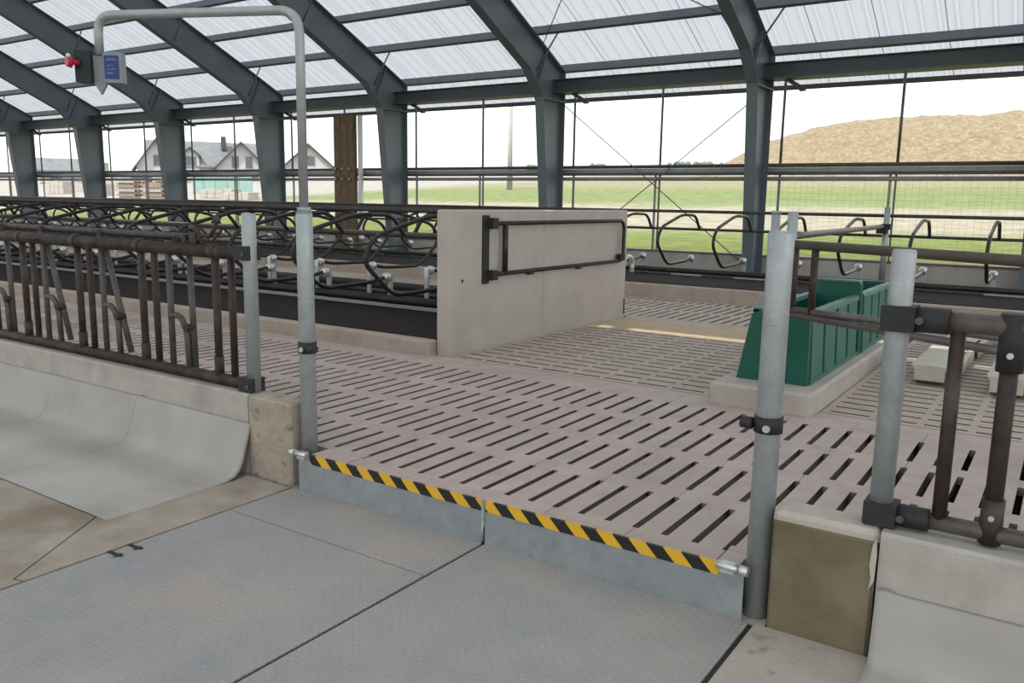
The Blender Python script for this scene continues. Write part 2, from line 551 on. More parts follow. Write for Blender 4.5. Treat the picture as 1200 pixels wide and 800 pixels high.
MB().box(-2.2515, -2.2355, -3.0, 3.108, -0.058, -0.007).build('gap_shade_strip', M_blackm, floor)  # black strip added in the plate gap, stands in for its shade
MB().box(-0.926, -0.907, -3.0, 3.108, -0.058, -0.007).build('gap_shade_strip', M_blackm, floor)  # same added black strip, darkens the gap at the right plate edge
# wall of the pit below the step
MB().box(-3.50, -0.99, 3.13, 3.18, -0.44, 0.07).build('pit_wall', M_pit, floor)

# ---- slat panels
def panel_mesh(name, L, slots, lines, wid, sw, th, edge_half, material, u0=0.0, bev=0.0):
    """local x = across (panel width), local y = along the slots, top at z=0.
    slots: list of (y0,y1); lines: slot centre positions across"""
    mb = MB()
    g = 0.0018
    xs = []
    cuts = [(c - sw / 2, c + sw / 2) for c in lines]
    if edge_half:
        cuts = [(0.0, sw / 2)] + cuts + [(wid - sw / 2, wid)]
    tp = 0.028
    def beam(a, b):
        mb.prism([(a + tp, -th), (b - tp, -th), (b - tp, -0.036), (b, 0.0), (a, 0.0), (a + tp, -0.036)], 'y', u0, L)
    p = 0.0 if edge_half else g
    for a, b in cuts:
        if a > p + 1e-4:
            beam(p, a)
        p = b
    if not edge_half:
        beam(p, wid - g)
    ribs, q = [], u0
    for s0, s1 in slots:
        ribs.append((q, s0)); q = s1
    ribs.append((q, L))
    for a, b in cuts:
        aa = a + (g if (edge_half and a == 0.0) else 0)
        bb = b - (g if (edge_half and b == wid) else 0)
        for r0, r1 in ribs:
            if r1 > r0:
                mb.prism([(r0 + 0.02, -0.05), (r1 - 0.02, -0.05), (r1, 0.0), (r0, 0.0)] if r1 - r0 > 0.05 else [(r0, -0.05), (r1, -0.05), (r1, 0.0), (r0, 0.0)], 'x', aa, bb)
    me = mb.mesh(name)
    me.materials.append(material)
    return me


P1 = 0.141
PW = 3 * P1
rows1 = [(3.268, 3.750), (3.885, 4.362), (4.500, 4.975), (5.115, 5.600)]
me_full = panel_mesh('slat_panel', 5.845 - 3.13, [(a - 3.13, b - 3.13) for a, b in rows1], [P1, 2 * P1], PW, 0.034, 0.16, True, M_slat)
rows1s = [(3.335, 3.750)] + rows1[1:]
me_short = panel_mesh('slat_panel_short', 5.845 - 3.13, [(a - 3.13, b - 3.13) for a, b in rows1s], [P1, 2 * P1], PW, 0.034, 0.16, True, M_slat, u0=0.16)
x = -1.512 - PW * 30
while x < 1.9:
    full = (x > -3.25 and x + PW < -1.0)
    inst(me_full if full else me_short, 'slat_panel', floor, (x, 3.13, ZS))
    x += PW
# plain edge strips beside the gate posts
MB().box(-3.485, -3.212, 3.13, 3.286, ZS - 0.14, ZS).build('edge_strip', M_slat, floor)
MB().box(-1.085, -0.995, 3.13, 3.286, ZS - 0.14, ZS).build('edge_strip', M_slat, floor)
# carrying beam between the two slat fields
xb = XL
for i, (a, b) in enumerate(((XL, -14.3), (-14.295, -9.1), (-9.095, -4.2), (-4.195, -1.4), (-1.395, 1.9))):
    MB().box(a, b, 5.85, 5.893 if b < -4.5 else 5.985, ZS - 0.3, ZS - 0.001).build('carrier_beam', M_slat, floor)
MB().box(XL, -14.3, 3.29, 5.845, ZS - 0.14, ZS).build('floor_slab', M_slat, floor)
# crossways panels
PW2 = 0.52
pl = [PW2 / 6, PW2 / 2, PW2 * 5 / 6]
sl2 = [(0.14 + 0.305 * k, 0.14 + 0.305 * k + 0.262) for k in range(8)]
me_x = panel_mesh('cross_slat_panel', 2.585, sl2, pl, PW2, 0.034, 0.14, False, M_slat2)
for k in range(5):      # local y -> world -x
    inst(me_x, 'slat_panel', floor, (-2.138, 5.99 + k * PW2, ZS), rot=(0, 0, PI / 2))
for k in range(11):
    inst(me_x, 'slat_panel', floor, (1.205, 5.99 + k * PW2, ZS), rot=(0, 0, PI / 2))
MB().box(-2.13, -1.39, 5.99, 9.3, -0.44, ZS).build('floor_slab', M_slat2, floor)
MB().box(-4.72, -1.39, 8.60, 9.42, ZS - 0.14, ZS).build('floor_slab', M_tan, floor)
MB().box(-4.72, -1.39, 9.425, 9.70, ZS - 0.14, ZS).build('floor_slab', M_slat2, floor)
rows3 = [(0.11, 0.83), (0.96, 1.68), (1.81, 2.12)]
me_3 = panel_mesh('alley_slat_panel', 2.24, rows3, [P1, 2 * P1], PW, 0.036, 0.14, True, M_slat2)
x = -1.395 - PW
while x > -11.5:
    inst(me_3, 'slat_panel', floor, (x, 9.71, ZS))
    x -= PW
MB().box(XL, x + PW - 0.01, 9.71, 11.95, ZS - 0.14, ZS).build('floor_slab', M_slat2, floor)
MB().box(1.215, XR, 5.86, 11.95, ZS - 0.14, ZS).build('floor_slab', M_slat2, floor)
MB().box(1.91, XR, 3.29, 5.845, ZS - 0.14, ZS).build('floor_slab', M_slat, floor)

# ---- rear low wall with everything that closes the open side
wall_back = MB().box(XL, XR, 14.92, 15.12, -0.4, 0.74).build('wall_back', M_lowwall)
tag(wall_back, 'low concrete rear wall under the open barn side', kind='structure')
MB().box(XL, XR, 14.90, 15.14, 0.74, 0.775).build('wall_coping', M_brownst, wall_back)
FX = [-0.555 - 4.185 * k for k in range(10)]     # portal frames
# blind rails along the opening
MB().tube([(XL, 14.93, 2.350), (XR, 14.93, 2.350)], 0.034, 8).build('blind_tube', M_raildk, wall_back)
MB().box(XL, XR, 14.93, 14.98, 2.240, 2.312).build('blind_rail', M_rail, wall_back)
MB().box(XL, XR, 14.935, 14.985, 2.185, 2.238).build('blind_rail', M_steeldk, wall_back)
MB().tube([(XL, 14.95, 2.120), (XR, 14.95, 2.120)], 0.036, 8).build('blind_tube', M_rail, wall_back)
# eave beam per bay, fascia, mullions
for i in range(len(FX) - 1):
    a, b = FX[i + 1] + 0.02, FX[i] - 0.02
    mb = MB()
    mb.box(a, b, 14.60, 14.63, 3.79, 4.02)
    mb.box(a, b, 14.46, 14.87, 3.765, 3.79)
    mb.box(a, b, 14.52, 14.70, 4.02, 4.035)
    mb.build('eave_beam', M_steeldk, wall_back)
    mid = (a + b) / 2
    MB().tube([(a + 0.26, 14.99, 2.36), (a + 0.26, 14.99, 3.86)], 0.024, 8).build('mullion', M_mull, wall_back)
    MB().tube([(mid + 0.09, 14.99, 2.36), (mid + 0.09, 14.99, 3.86)], 0.024, 8).build('mullion', M_mull, wall_back)
    MB().box(mid - 0.02, mid + 0.02, 15.0, 15.03, 0.775, 2.2).build('mullion', M_rail, wall_back)
    MB().box(mid + 0.07, mid + 0.10, 15.0, 15.03, 0.775, 2.2).build('mullion', M_mull, wall_back)
    MB().box(a + 0.24, a + 0.28, 15.0, 15.03, 0.775, 2.2).build('mullion', M_rail, wall_back)
    # blind arm under the eave
    mb = MB()
    mb.tube([(a + 0.36, 14.70, 3.77), (a + 0.60, 14.82, 3.62)], 0.035, 6)
    mb.box(a + 0.55, a + 0.65, 14.79, 14.86, 3.575, 3.63)
    mb.build('blind_arm', M_brownst, wall_back)
MB().tube([(FX[0] + 0.3, 14.99, 0.775), (FX[0] + 0.3, 14.99, 3.62)], 0.03, 8).build('mullion', M_raildk, wall_back)
MB().box(XL, XR, 16.05, 16.08, 3.765, 3.852).build('eave_fascia', M_brownst, wall_back)
# bird netting in the two right-hand bays below the rail
mb = MB()
for i in range(58):
    xx = FX[1] + 0.12 + i * 0.105
    mb.tube([(xx, 15.06, 0.78), (xx, 15.06, 2.10)], 0.0014, 3, caps=False)
for i in range(13):
    zz = 0.82 + i * 0.105
    mb.tube([(FX[1] + 0.1, 15.06, zz), (FX[1] + 6.1, 15.06, zz)], 0.0014, 3, caps=False)
tag(mb.build('netting', M_wire, wall_back), kind='stuff')

# ---- ceiling: translucent corrugated roof
SL = 0.475
def zr(Y, off=0.0):
    return 4.38 + off + SL * (14.6 - Y)
YR, YE = 1.0, 16.2
def sheet_profile(x0, w):
    pts = []
    n = int(round(w / 0.25))
    for k in range(n):
        b = x0 + k * 0.25
        pts += [(b, 0), (b + 0.10, 0), (b + 0.125, 0.035), (b + 0.165, 0.035), (b + 0.19, 0)]
    pts.append((x0 + w, 0))
    return pts
def sheet(x0, w, ya, za, yb, zb):
    mb = MB()
    pr = sheet_profile(x0, w)
    v = [(x, ya, za + h) for x, h in pr] + [(x, yb, zb + h) for x, h in pr]
    n = len(pr)
    mb.add(v, [(i, i + 1, n + i + 1, n + i) for i in range(n - 1)])
    return mb
OFFR = 0.19
zt = zr(YR, OFFR)
mb = sheet(XL, XR - XL, -13.9, zt - SL * 14.80, 0.87, zt)
mb2 = sheet(5.0, XR - 5.0, YE, zr(YE, OFFR), YR, zt)
mb.add(mb2.v, mb2.f)
ceiling = mb.build('ceiling', M_sheet)
tag(ceiling, 'translucent corrugated roof on slate grey purlins', kind='structure')
me_sheet = sheet(0.0, 1.0, YE, zr(YE, OFFR), YR, zt).mesh('roof_sheet')
me_sheet.materials.append(M_sheet)
me_lap = MB().add([(-0.006, YE, zr(YE, OFFR) - 0.004), (0.012, YE, zr(YE, OFFR) - 0.004), (0.012, YR, zt - 0.004), (-0.006, YR, zt - 0.004)], [(0, 1, 2, 3)]).mesh('sheet_lap')
me_lap.materials.append(M_sheet)
for k in range(int(5 - XL)):
    s_ = inst(me_sheet, 'roof_sheet', ceiling, (XL + k, 0, 0))
    inst(me_lap, 'sheet_lap', s_, (0, 0, 0))
PY = [15.58, 14.93, 13.80, 12.84] + [11.86 - k for k in range(11)]
cs, sn = 1 / math.hypot(1, SL), SL / math.hypot(1, SL)
mbp = MB()
for (u0, u1, w0, w1) in ((0.0, 0.006, 0.0, 0.16), (0.006, 0.07, 0.0, 0.006), (0.006, 0.07, 0.154, 0.16)):
    q = [(u * cs + w * sn, -u * sn + w * cs) for u, w in ((u0, w0), (u1, w0), (u1, w1), (u0, w1))]
    mbp.prism(q, 'x', XL, XR)
me_purlin = mbp.mesh('purlin')
me_purlin.materials.append(M_steel)
for Y in PY:
    inst(me_purlin, 'purlin', ceiling, (0, Y, zr(Y, 0.015)))

# ---- open country behind the barn
def zg(X, Y):
    if Y < 16: return 0.0
    return 0.060 * (Y - 16) + 0.35 * math.sin(X * 0.021 + Y * 0.013)* min(1, (Y - 16) / 60)
mb = MB()
ys = [15.15, 16, 18, 21, 25, 30, 36, 44, 54, 66, 80, 100, 125, 150, 180, 220]
xs = [-420 + 20 * i for i in range(36)]
v = [(X, Y, zg(X, Y) - (0.0 if Y < 220 else 0)) for Y in ys for X in xs] + [(X, 300, zg(X, 220) - 3) for X in xs]
n = len(xs)
fcs = [(r * n + i, r * n + i + 1, (r + 1) * n + i + 1, (r + 1) * n + i) for r in range(len(ys)) for i in range(n - 1)]
mb.add(v, fcs, True)
ground = mb.build('ground', M_ground)
tag(ground, 'green and straw coloured meadow rising behind the barn', kind='structure')
gr2 = MB().box(-420, 280, -150, -13.9, -0.5, -0.2)
gr2.box(-420, XL - 0.05, -13.9, 15.15, -0.5, -0.2).box(XR + 0.05, 280, -13.9, 15.15, -0.5, -0.2)
tag(gr2.build('ground', M_ground), 'flat ground around the near side and ends of the barn', kind='structure')

# ================================================================== PORTAL FRAMES
def make_frame():
    t = empty('portal_frame', (0, 0, 0))
    tw, tf, hw = 0.014, 0.022, 0.10
    # column: inner edge tapers, outer edge upright
    yo, yb, yt, ztop = 14.88, 14.44, 14.10, 3.62
    mb = MB()
    mb.prism([(yb, 0.42), (yo, 0.42), (yo, ztop), (yt, ztop)], 'x', -tw / 2, tw / 2)
    mb.box(-hw, hw, yo, yo + tf, 0.42, ztop)
    mb.prism([(yb - tf, 0.42), (yb, 0.42), (yt, ztop), (yt - tf, ztop)], 'x', -hw, hw)
    c = mb.build('column', M_steel, t)
    mb = MB().box(-0.13, 0.13, yb - 0.06, yo + 0.03, 0.391, 0.42)
    mb.build('base_plate', M_steel, t)
    # knee
    zk = zr(yo + tf) - 0.02
    kb = zr(13.62) - 0.70
    mb = MB()
    mb.prism([(yt, ztop + 0.03), (yo, ztop + 0.03), (yo, zk), (13.62, zr(13.62)), (13.62, kb)], 'x', -tw / 2, tw / 2)
    mb.box(-hw, hw, yo, yo + tf, ztop + 0.03, zk)
    mb.prism([(yt - 0.035, ztop + 0.03), (yt, ztop + 0.03), (13.62, kb), (13.62, kb - 0.03)], 'x', -hw, hw)
    mb.prism([(yo + tf, zk), (yo + tf, zk - tf), (13.62, zr(13.62) - tf), (13.62, zr(13.62))], 'x', -hw, hw)
    mb.build('knee', M_steel, t)
    mb = MB().box(-hw, hw, yt - 0.04, yo + 0.05, ztop, ztop + 0.03)
    mb.prism([(13.90, ztop + 0.25), (13.915, ztop + 0.25), (14.25, zr(14.25) - 0.03), (14.235, zr(14.235) - 0.03)], 'x', -hw * 0.8, hw * 0.8)
    mb.build('stiffener', M_steel, t)
    # rafter
    d0, d1 = 0.70, 0.52
    mb = MB()
    mb.prism([(13.62, kb), (13.62, zr(13.62)), (YR, zr(YR)), (YR, zr(YR) - d1)], 'x', -tw / 2, tw / 2)
    mb.prism([(13.62, kb - 0.028), (13.62, kb), (YR, zr(YR) - d1), (YR, zr(YR) - d1 - 0.028)], 'x', -hw, hw)
    mb.prism([(13.62, zr(13.62) - tf), (13.62, zr(13.62)), (YR, zr(YR)), (YR, zr(YR) - tf)], 'x', -hw, hw)
    mb.build('rafter', M_steel, t)
    mb = MB()
    mb.prism([(-13.5, zr(YR) - SL * 14.5 - 0.6), (-13.5, zr(YR) - SL * 14.5), (YR - 0.1, zr(YR)), (YR - 0.1, zr(YR) - d1)], 'x', -hw, hw)
    mb.build('rafter', M_steel, t)
    for Y in (13.86, 11.86, 9.86):
        for s in (-1, 1):
            MB().tube([(s * 0.07, Y - 0.02, zr(Y) - 0.62), (s * 0.52, Y, zr(Y) + 0.03)], 0.016, 6).build('fly_brace', M_steel, t)
    return t
frame0 = make_frame()
anch = ['at the right edge of the picture', 'right of the cross-braced bay, behind the green trough', 'left of the cross-braced bay, behind the partition wall',
        'just right of the timber-clad post', 'just left of the timber-clad post', 'in front of the large house', 'between the house and the small green-walled house',
        'nearest the left edge of the picture', 'just beyond the left edge of the picture', 'farthest beyond the left edge of the picture']
for i, X in enumerate(FX):
    o = frame0 if i == 0 else copy_tree(frame0)
    o.location = (X, 0, 0)
    tag(o, 'slate grey tapered steel portal frame ' + anch[i], 'steel frame', 'portal frames of the barn')

# braces
bl, br = FX[2] + 0.1, FX[1] - 0.1
for a, b, w in (((bl, 14.84, 3.58), (br, 14.84, 0.50), 'upper left to lower right'), ((br, 14.86, 3.58), (bl, 14.86, 0.50), 'upper right to lower left')):
    o = MB().tube([a, b], 0.010, 6).build('brace_rod', M_mull)
    tag(o, 'thin diagonal brace rod across the open side running from ' + w, 'brace rod', 'wall brace rods')
for (xa, ya), (xb_, yb_), w in (((bl, 14.0), (br, 9.9), 'left frame of the braced bay'), ((br, 14.0), (bl, 9.9), 'right frame of the braced bay')):
    dz = 0.08 if xa < xb_ else 0.12
    o = MB().tube([(xa, ya, zr(ya) - dz), (xb_, yb_, zr(yb_) - dz)], 0.009, 6).build('brace_rod', M_mull)
    tag(o, 'thin brace rod under the roof rising from the ' + w, 'brace rod', 'roof brace rods')

# timber-clad post in the third bay from the partition
t = empty('timber_post', (-14.83, 14.70, 0.42), 'brown timber-clad post with pale fittings between two steel frames', 'post')
for k in range(3):
    W(MB().cbox(-15.17 + k * 0.235, -14.945 + k * 0.235, 14.66, 14.76, 0.42, 3.62 + 0.03 * (k % 2), 0.008), 'plank', M_timber, t)
for zz in (2.36, 2.12):
    for k in range(3):
        W(MB().tube([(-15.08 + k * 0.235, 14.66, zz), (-15.08 + k * 0.235, 14.60, zz)], 0.035, 8), 'bolt', M_rail, t)
W(MB().box(-14.42, -14.33, 14.72, 14.80, 0.7, 3.6), 'white_strip', M_white, t)
W(MB().tube(fillet([(-14.46, 14.66, 3.5), (-14.50, 14.62, 3.2), (-14.46, 14.62, 2.9), (-14.44, 14.66, 2.75)], 0.1), 0.012, 6), 'cord', M_raildk, t)

# ================================================================== STEP, TREAD PLATES
def tread(x0, x1, y0, y1, label):
    o = MB().box(x0, x1, y0, y1, -0.055, 0.0).build('tread_plate', M_tread, origin=((x0 + x1) / 2, (y0 + y1) / 2, -0.055))
    return tag(o, label, 'floor plate', 'checkered steel floor plates')
p1 = tread(-3.594, -2.2525, -3.0, 2.671, 'large checkered steel floor plate left of the dark joint')
p2 = tread(-3.594, -2.2525, 2.678, 3.1105, 'narrow checkered steel plate strip in front of the left step plate')
p3 = tread(-2.2345, -0.928, -3.0, 3.1105, 'checkered steel floor plate right of the dark joint')
for yy in (2.01, 2.11):
    o = MB().prism([(-3.605, yy - 0.02), (-3.53, yy - 0.02), (-3.53, yy - 0.035), (-3.50, yy), (-3.53, yy + 0.012), (-3.545, yy), (-3.605, yy)], 'z', 0.0005, 0.004).build('hinge_notch', M_blackm, p1)
    o.location = (-p1.location.x, -p1.location.y, -p1.location.z)

def step_plate(x0, x1, label, tx0, tx1, M_tape):
    t = empty('step_plate', ((x0 + x1) / 2, YP, 0), label, 'step plate', 'galvanised step plates')
    W(MB().box(x0, x1, YP, YP + 0.008, 0.0, 0.222), 'sheet', M_galvp, t)
    W(MB().box(tx0, tx1, YP - 0.0025, YP - 0.0005, 0.168, 0.2215), 'hazard_tape', M_tape, t)
    W(MB().box(tx0, tx1, YP - 0.0005, YP + 0.010, 0.2225, 0.2235), 'hazard_tape_fold', M_tape, t)
    return t
s1 = step_plate(-3.547, -2.252, 'left galvanised step plate with black and yellow hazard tape', -3.455, -2.254, M_tapeL)
s2 = step_plate(-2.234, -0.958, 'right galvanised step plate with black and yellow hazard tape', -2.230, -1.062, M_tapeR)
W(MB().box(-2.2515, -2.2345, YP - 0.006, YP + 0.006, 0.09, 0.225).tube([(-2.243, YP - 0.006, 0.12), (-2.243, YP - 0.006, 0.02)], 0.006, 6), 'joint_strip', M_galv, s1)
for root, xx, d in ((s1, -3.50, -1), (s2, -1.02, 1)):
    mb = MB()
    mb.tube([(xx - 0.045, YP - 0.022, 0.222), (xx + 0.045, YP - 0.022, 0.222)], 0.016, 10)
    mb.box(xx - 0.03, xx + 0.03, YP - 0.03, YP + 0.006, 0.195, 0.236)
    mb.tube([(xx + d * 0.05, YP - 0.022, 0.222), (xx + d * 0.085, YP - 0.022, 0.222)], 0.022, 8)
    W(mb, 'hinge_bolt', M_bright, root)

# ================================================================== KERBS, PIERS, TROUGH LINING
def kerb(name, x0, x1, label):
    mb = MB()
    mb.prism([(3.128, -0.35), (3.128, 0.475), (3.140, 0.487), (3.272, 0.487), (3.284, 0.475), (3.284, -0.35)], 'x', x0, x1)
    o = mb.build(name, M_kerbL)
    return tag(o, label, 'kerb', 'feed kerbs')
kerb('feed_kerb', XL, -4.0, 'long pale concrete feed kerb under the left feed fence')
kerb('feed_kerb', -0.475, XR, 'rough concrete feed kerb under the right feed fence')
def pier(x0, x1, m, label, top=None):
    o = empty('gate_pier', ((x0 + x1) / 2, 3.2, 0), label, 'concrete pier', 'piers beside the gateway')
    W(MB().cbox(x0, x1, 3.122, 3.286, -0.35, 0.487 if top is None else 0.452, 0.012), 'pier_body', m, o)
    if top is not None:
        W(MB().cbox(x0 - 0.004, x1 + 0.003, 3.130, 3.288, 0.44, 0.486, 0.018), 'pier_cap', top, o)
    return o
pier(-3.996, -3.622, M_pierL, 'rough brown concrete pier left of the gateway')
pr = pier(-0.862, -0.483, M_pierR, 'olive brown concrete pier right of the gateway', M_pierRtop)
mb = MB().prism([(-0.500, 0.26), (-0.494, 0.31), (-0.502, 0.36), (-0.496, 0.44), (-0.486, 0.465), (-0.480, 0.40), (-0.483, 0.30)], 'y', 3.112, 3.1215)
W(mb, 'mortar_smear', M_pierRtop, pr)

def lining(x0, x1, label, ztop=0.318, right=False):
    prof = [(3.127, ztop), (3.115, ztop - 0.01), (3.075, 0.20), (3.045, 0.10), (3.02, 0.055), (2.985, 0.025), (2.93, 0.010), (2.80, 0.004), (2.205, 0.001)]
    if right:
        prof = [(3.127, ztop), (3.112, ztop - 0.01), (3.095, 0.16), (3.075, 0.05), (3.06, 0.012), (3.0, 0.008), (2.2, 0.002)]
    v, f, n = [], [], len(prof)
    for X in (x0, x0 + 0.03, x0 + 0.07, x1 - 0.02, x1):
        lip = 0.020 if X in (x0, x0 + 0.03) else 0.0
        for y, z in prof:
            v.append((X, y - lip, z + lip * 0.6))
    for c in range(4):
        for i in range(n - 1):
            f.append((c * n + i, c * n + i + 1, (c + 1) * n + i + 1, (c + 1) * n + i))
    # give it a back so that it is a solid shell
    o0 = len(v)
    for X in (x0, x1):
        for y, z in prof:
            v.append((X, min(y + 0.02, 3.1275), max(z - 0.011, -0.0115)))
    for i in range(n - 1):
        f.append((o0 + i, o0 + n + i, o0 + n + i + 1, o0 + i + 1))
        f.append((i, o0 + i, o0 + i + 1, i + 1))
        f.append((4 * n + i, 4 * n + i + 1, o0 + n + i + 1, o0 + n + i))
    f.append((n - 1, o0 + n - 1, o0 + 2 * n - 1, 4 * n + n - 1, 3 * n + n - 1, 2 * n + n - 1, n + n - 1))
    f.append((0, n, 2 * n, 3 * n, 4 * n, o0 + n, o0))
    o = MB().add(v, f, False).build('trough_lining', M_lining)
    for p_ in o.data.polygons: p_.use_smooth = len(p_.vertices) == 4
    return tag(o, label, 'trough lining', 'feed trough lining sections')
lw = [-3.975, -5.10, -6.17, -7.25, -8.33, -9.41, -10.49, -11.57, -12.65]
for i in range(len(lw) - 1):
    lining(lw[i + 1], lw[i], 'smooth grey feed trough lining section, ' + ORD[i] + ' from the brown pier')
lining(-0.468, 1.6, 'smooth grey feed trough lining right of the olive pier', 0.272, True)

# ================================================================== GATE POSTS AND FENCES
def gal_post(name, x, y, z0, z1, r, label, lean=0.0):
    t = empty(name, (x, y, z0), label, 'post')
    mb = MB().tube([(x + lean, y, z0), (x, y, z1 - 0.012), (x, y, z1)], [r, r, r - 0.004], 24)
    W(mb, 'tube', M_galv, t)
    return t
def band(root, x, y, z, r, side, tilt=0.0):
    mb = MB()
    mb.tube([(x, y, z - 0.032), (x, y, z + 0.032)], r + 0.007, 24)
    W(mb, 'clamp_band', M_blackm, root)
    W(MB().tube([(x + side * (r + 0.004), y - 0.03, z), (x + side * (r + 0.05), y - 0.03, z)], 0.024, 10), 'clamp_bolt', M_blackm, root)
    W(MB().tube([(x + 0.01, y - r - 0.004, z - 0.008), (x + 0.01, y - r - 0.016, z - 0.008)], 0.015, 8), 'bolt_head', M_bright, root)
gp = gal_post('gate_post', -3.556, 3.205, 0.0, 1.568, 0.046, 'galvanised gate post at the left end of the step, bent pipe on top')
band(gp, -3.556, 3.205, 0.815, 0.046, 1)
W(MB().tube([(-3.556, 3.205, 1.568), (-3.556, 3.205, 1.574)], 0.044, 20), 'cap', M_galv, gp)
gq = gal_post('gate_post', -0.930, 3.205, 0.0, 1.555, 0.049, 'galvanised gate post at the right end of the step, beside the olive pier')
band(gq, -0.930, 3.205, 0.803, 0.049, -1)
W(MB().tube([(-0.930, 3.205, 1.20), (-0.930, 3.205, 1.204)], 0.0502, 20), 'weld_ring', M_galv, gq)
fp = gal_post('fence_post', -4.035, 3.21, 0.487, 1.555, 0.042, 'galvanised fence post ending the left feed fence')
fq = gal_post('fence_post', -0.500, 3.225, 0.487, 1.505, 0.041, 'galvanised fence post ending the right feed fence')

YF = 3.21
def feed_fence(xa, xb, cells, label, ztop, zbot, rt, left):
    t = empty('feed_fence', ((xa + xb) / 2, YF, 0.49), label, 'feed fence', 'feed fences')
    W(MB().tube([(xa, YF, ztop), (xb, YF, ztop)], rt, 14), 'top_pipe', M_rust if left else M_pipeg, t)
    W(MB().tube([(xa, YF, zbot), (xb, YF, zbot)], rt * 0.86, 14), 'bottom_pipe', M_rust if left else M_pipeg, t)
    for xh, swing in cells:
        if xh - 0.1 < xa or xh > xb: continue
        W(MB().tube([(xh, YF, zbot), (xh, YF, ztop)], 0.024, 10), 'upright', M_rust, t)
        W(MB().tube([(xh, YF, zbot), (xh, YF, zbot + 0.14)], 0.030, 10), 'upright_sleeve', M_rust, t)
        W(MB().tube([(xh - 0.03, YF, ztop), (xh + 0.03, YF, ztop)], rt + 0.006, 14), 'pipe_collar', M_rust, t)
        if xh + 0.15 < xb - 0.02:
            W(MB().tube([(xh + 0.150, YF, zbot), (xh + 0.150, YF, ztop)], 0.022, 10), 'upright', M_rust, t)
        if xh + 0.5 > xb: continue
        W(MB().tube([(xh + 0.305, YF, zbot), (xh + 0.305, YF, ztop + 0.05)], 0.020, 10), 'guide_bar', M_rust2, t)
        # stop hoop: leaves the guide bar, bends down to the bottom pipe
        W(MB().tube(fillet([(xh + 0.305, YF, 0.885), (xh + 0.40, YF, 0.89), (xh + 0.465, YF, 0.80), (xh + 0.478, YF, zbot)], 0.08), 0.020, 10), 'stop_hoop', M_rust2, t)
        W(MB().tube([(xh + 0.49, YF - 0.03, 0.82), (xh + 0.49, YF + 0.035, 0.82)], 0.024, 10), 'pivot_bolt', M_blackm, t)
        # swing bar
        if swing:
            top, bot = (xh + 0.30, YF + 0.028, ztop + 0.02), (xh + 0.560, YF + 0.028, 0.575)
        else:
            top, bot = (xh + 0.485, YF + 0.028, ztop + 0.03), (xh + 0.500, YF + 0.028, 0.545)
        W(MB().tube([top, bot], 0.020, 10), 'swing_bar', M_rust2, t)
        W(MB().tube([(top[0], YF, ztop - 0.005), (top[0], YF, ztop + 0.015)], rt + 0.014, 10).tube([(top[0], YF, ztop), (top[0], YF, ztop + 0.095)], 0.018, 8), 'latch_ring', M_rust, t)
    return t
HX = [-4.362 - 0.783 * k for k in range(8)]
ff_l = feed_fence(-10.2, -4.10, [(h, i not in (1, 4)) for i, h in enumerate(HX)], 'rust-brown self-locking feed fence on the left kerb', 1.318, 0.526, 0.042, True)
W(MB().tube([(-10.2, YF + 0.055, 1.395), (-4.72, YF + 0.055, 1.395)], 0.022, 10), 'locking_bar', M_rust2, ff_l)
# lock mechanism
mb = MB()
mb.tube(fillet([(-4.82, YF + 0.05, 1.40), (-4.64, YF + 0.05, 1.40), (-4.60, YF, 1.47), (-4.52, YF, 1.44), (-4.47, YF, 1.34)], 0.04), 0.016, 8)
mb.tube(fillet([(-4.55, YF, 1.34), (-4.50, YF, 1.42), (-4.40, YF, 1.40), (-4.33, YF, 1.50)], 0.04), 0.014, 8)
mb.box(-4.60, -4.53, YF - 0.012, YF + 0.012, 1.36, 1.43)
mb.tube([(-4.66, YF + 0.02, 1.39), (-4.52, YF + 0.02, 1.45)], 0.014, 8)
mb.ball((-4.33, YF, 1.51), 0.022)
W(mb, 'lock_lever', M_rust, ff_l)
for zz in (1.318, 0.526):
    W(MB().box(-4.12, -4.00, YF - 0.052, YF + 0.052, zz - 0.037, zz + 0.048), 'end_clamp', M_blackm, ff_l)
    W(MB().tube([(-4.03, YF - 0.052, zz), (-4.03, YF - 0.062, zz)], 0.014, 8), 'bolt_head', M_rust2, ff_l)

YF = 3.225
ff_r = empty('feed_fence', (0.9, YF, 0.49), 'rust-brown feed fence with black end sleeves on the right kerb', 'feed fence', 'feed fences')
W(MB().tube([(-0.44, YF, 1.262), (2.4, YF, 1.262)], 0.036, 16), 'top_pipe', M_pipeg, ff_r)
W(MB().tube([(-0.44, YF, 0.535), (2.4, YF, 0.535)], 0.030, 16), 'bottom_pipe', M_pipeg, ff_r)
for k in range(3):
    xh = -0.305 + 0.783 * k
    W(MB().tube([(xh, YF, 0.535), (xh, YF, 1.262)], 0.025, 12), 'upright', M_rust, ff_r)
    W(MB().tube([(xh + 0.163, YF, 0.535), (xh + 0.163, YF, 1.262)], 0.029, 12), 'upright', M_rust, ff_r)
    W(MB().tube([(xh + 0.163, YF, 0.498), (xh + 0.163, YF, 0.66)], 0.037, 14), 'upright_sleeve', M_rust, ff_r)
    W(MB().tube([(xh + 0.163, YF, 1.11), (xh + 0.163, YF, 1.308)], 0.043, 14), 'upright_sleeve', M_blackm, ff_r)
    W(MB().tube([(xh + 0.163, YF - 0.042, 1.17), (xh + 0.163, YF - 0.052, 1.17)], 0.011, 8).tube([(xh + 0.163, YF - 0.035, 0.60), (xh + 0.163, YF - 0.045, 0.60)], 0.010, 8), 'bolt_head', M_bright, ff_r)
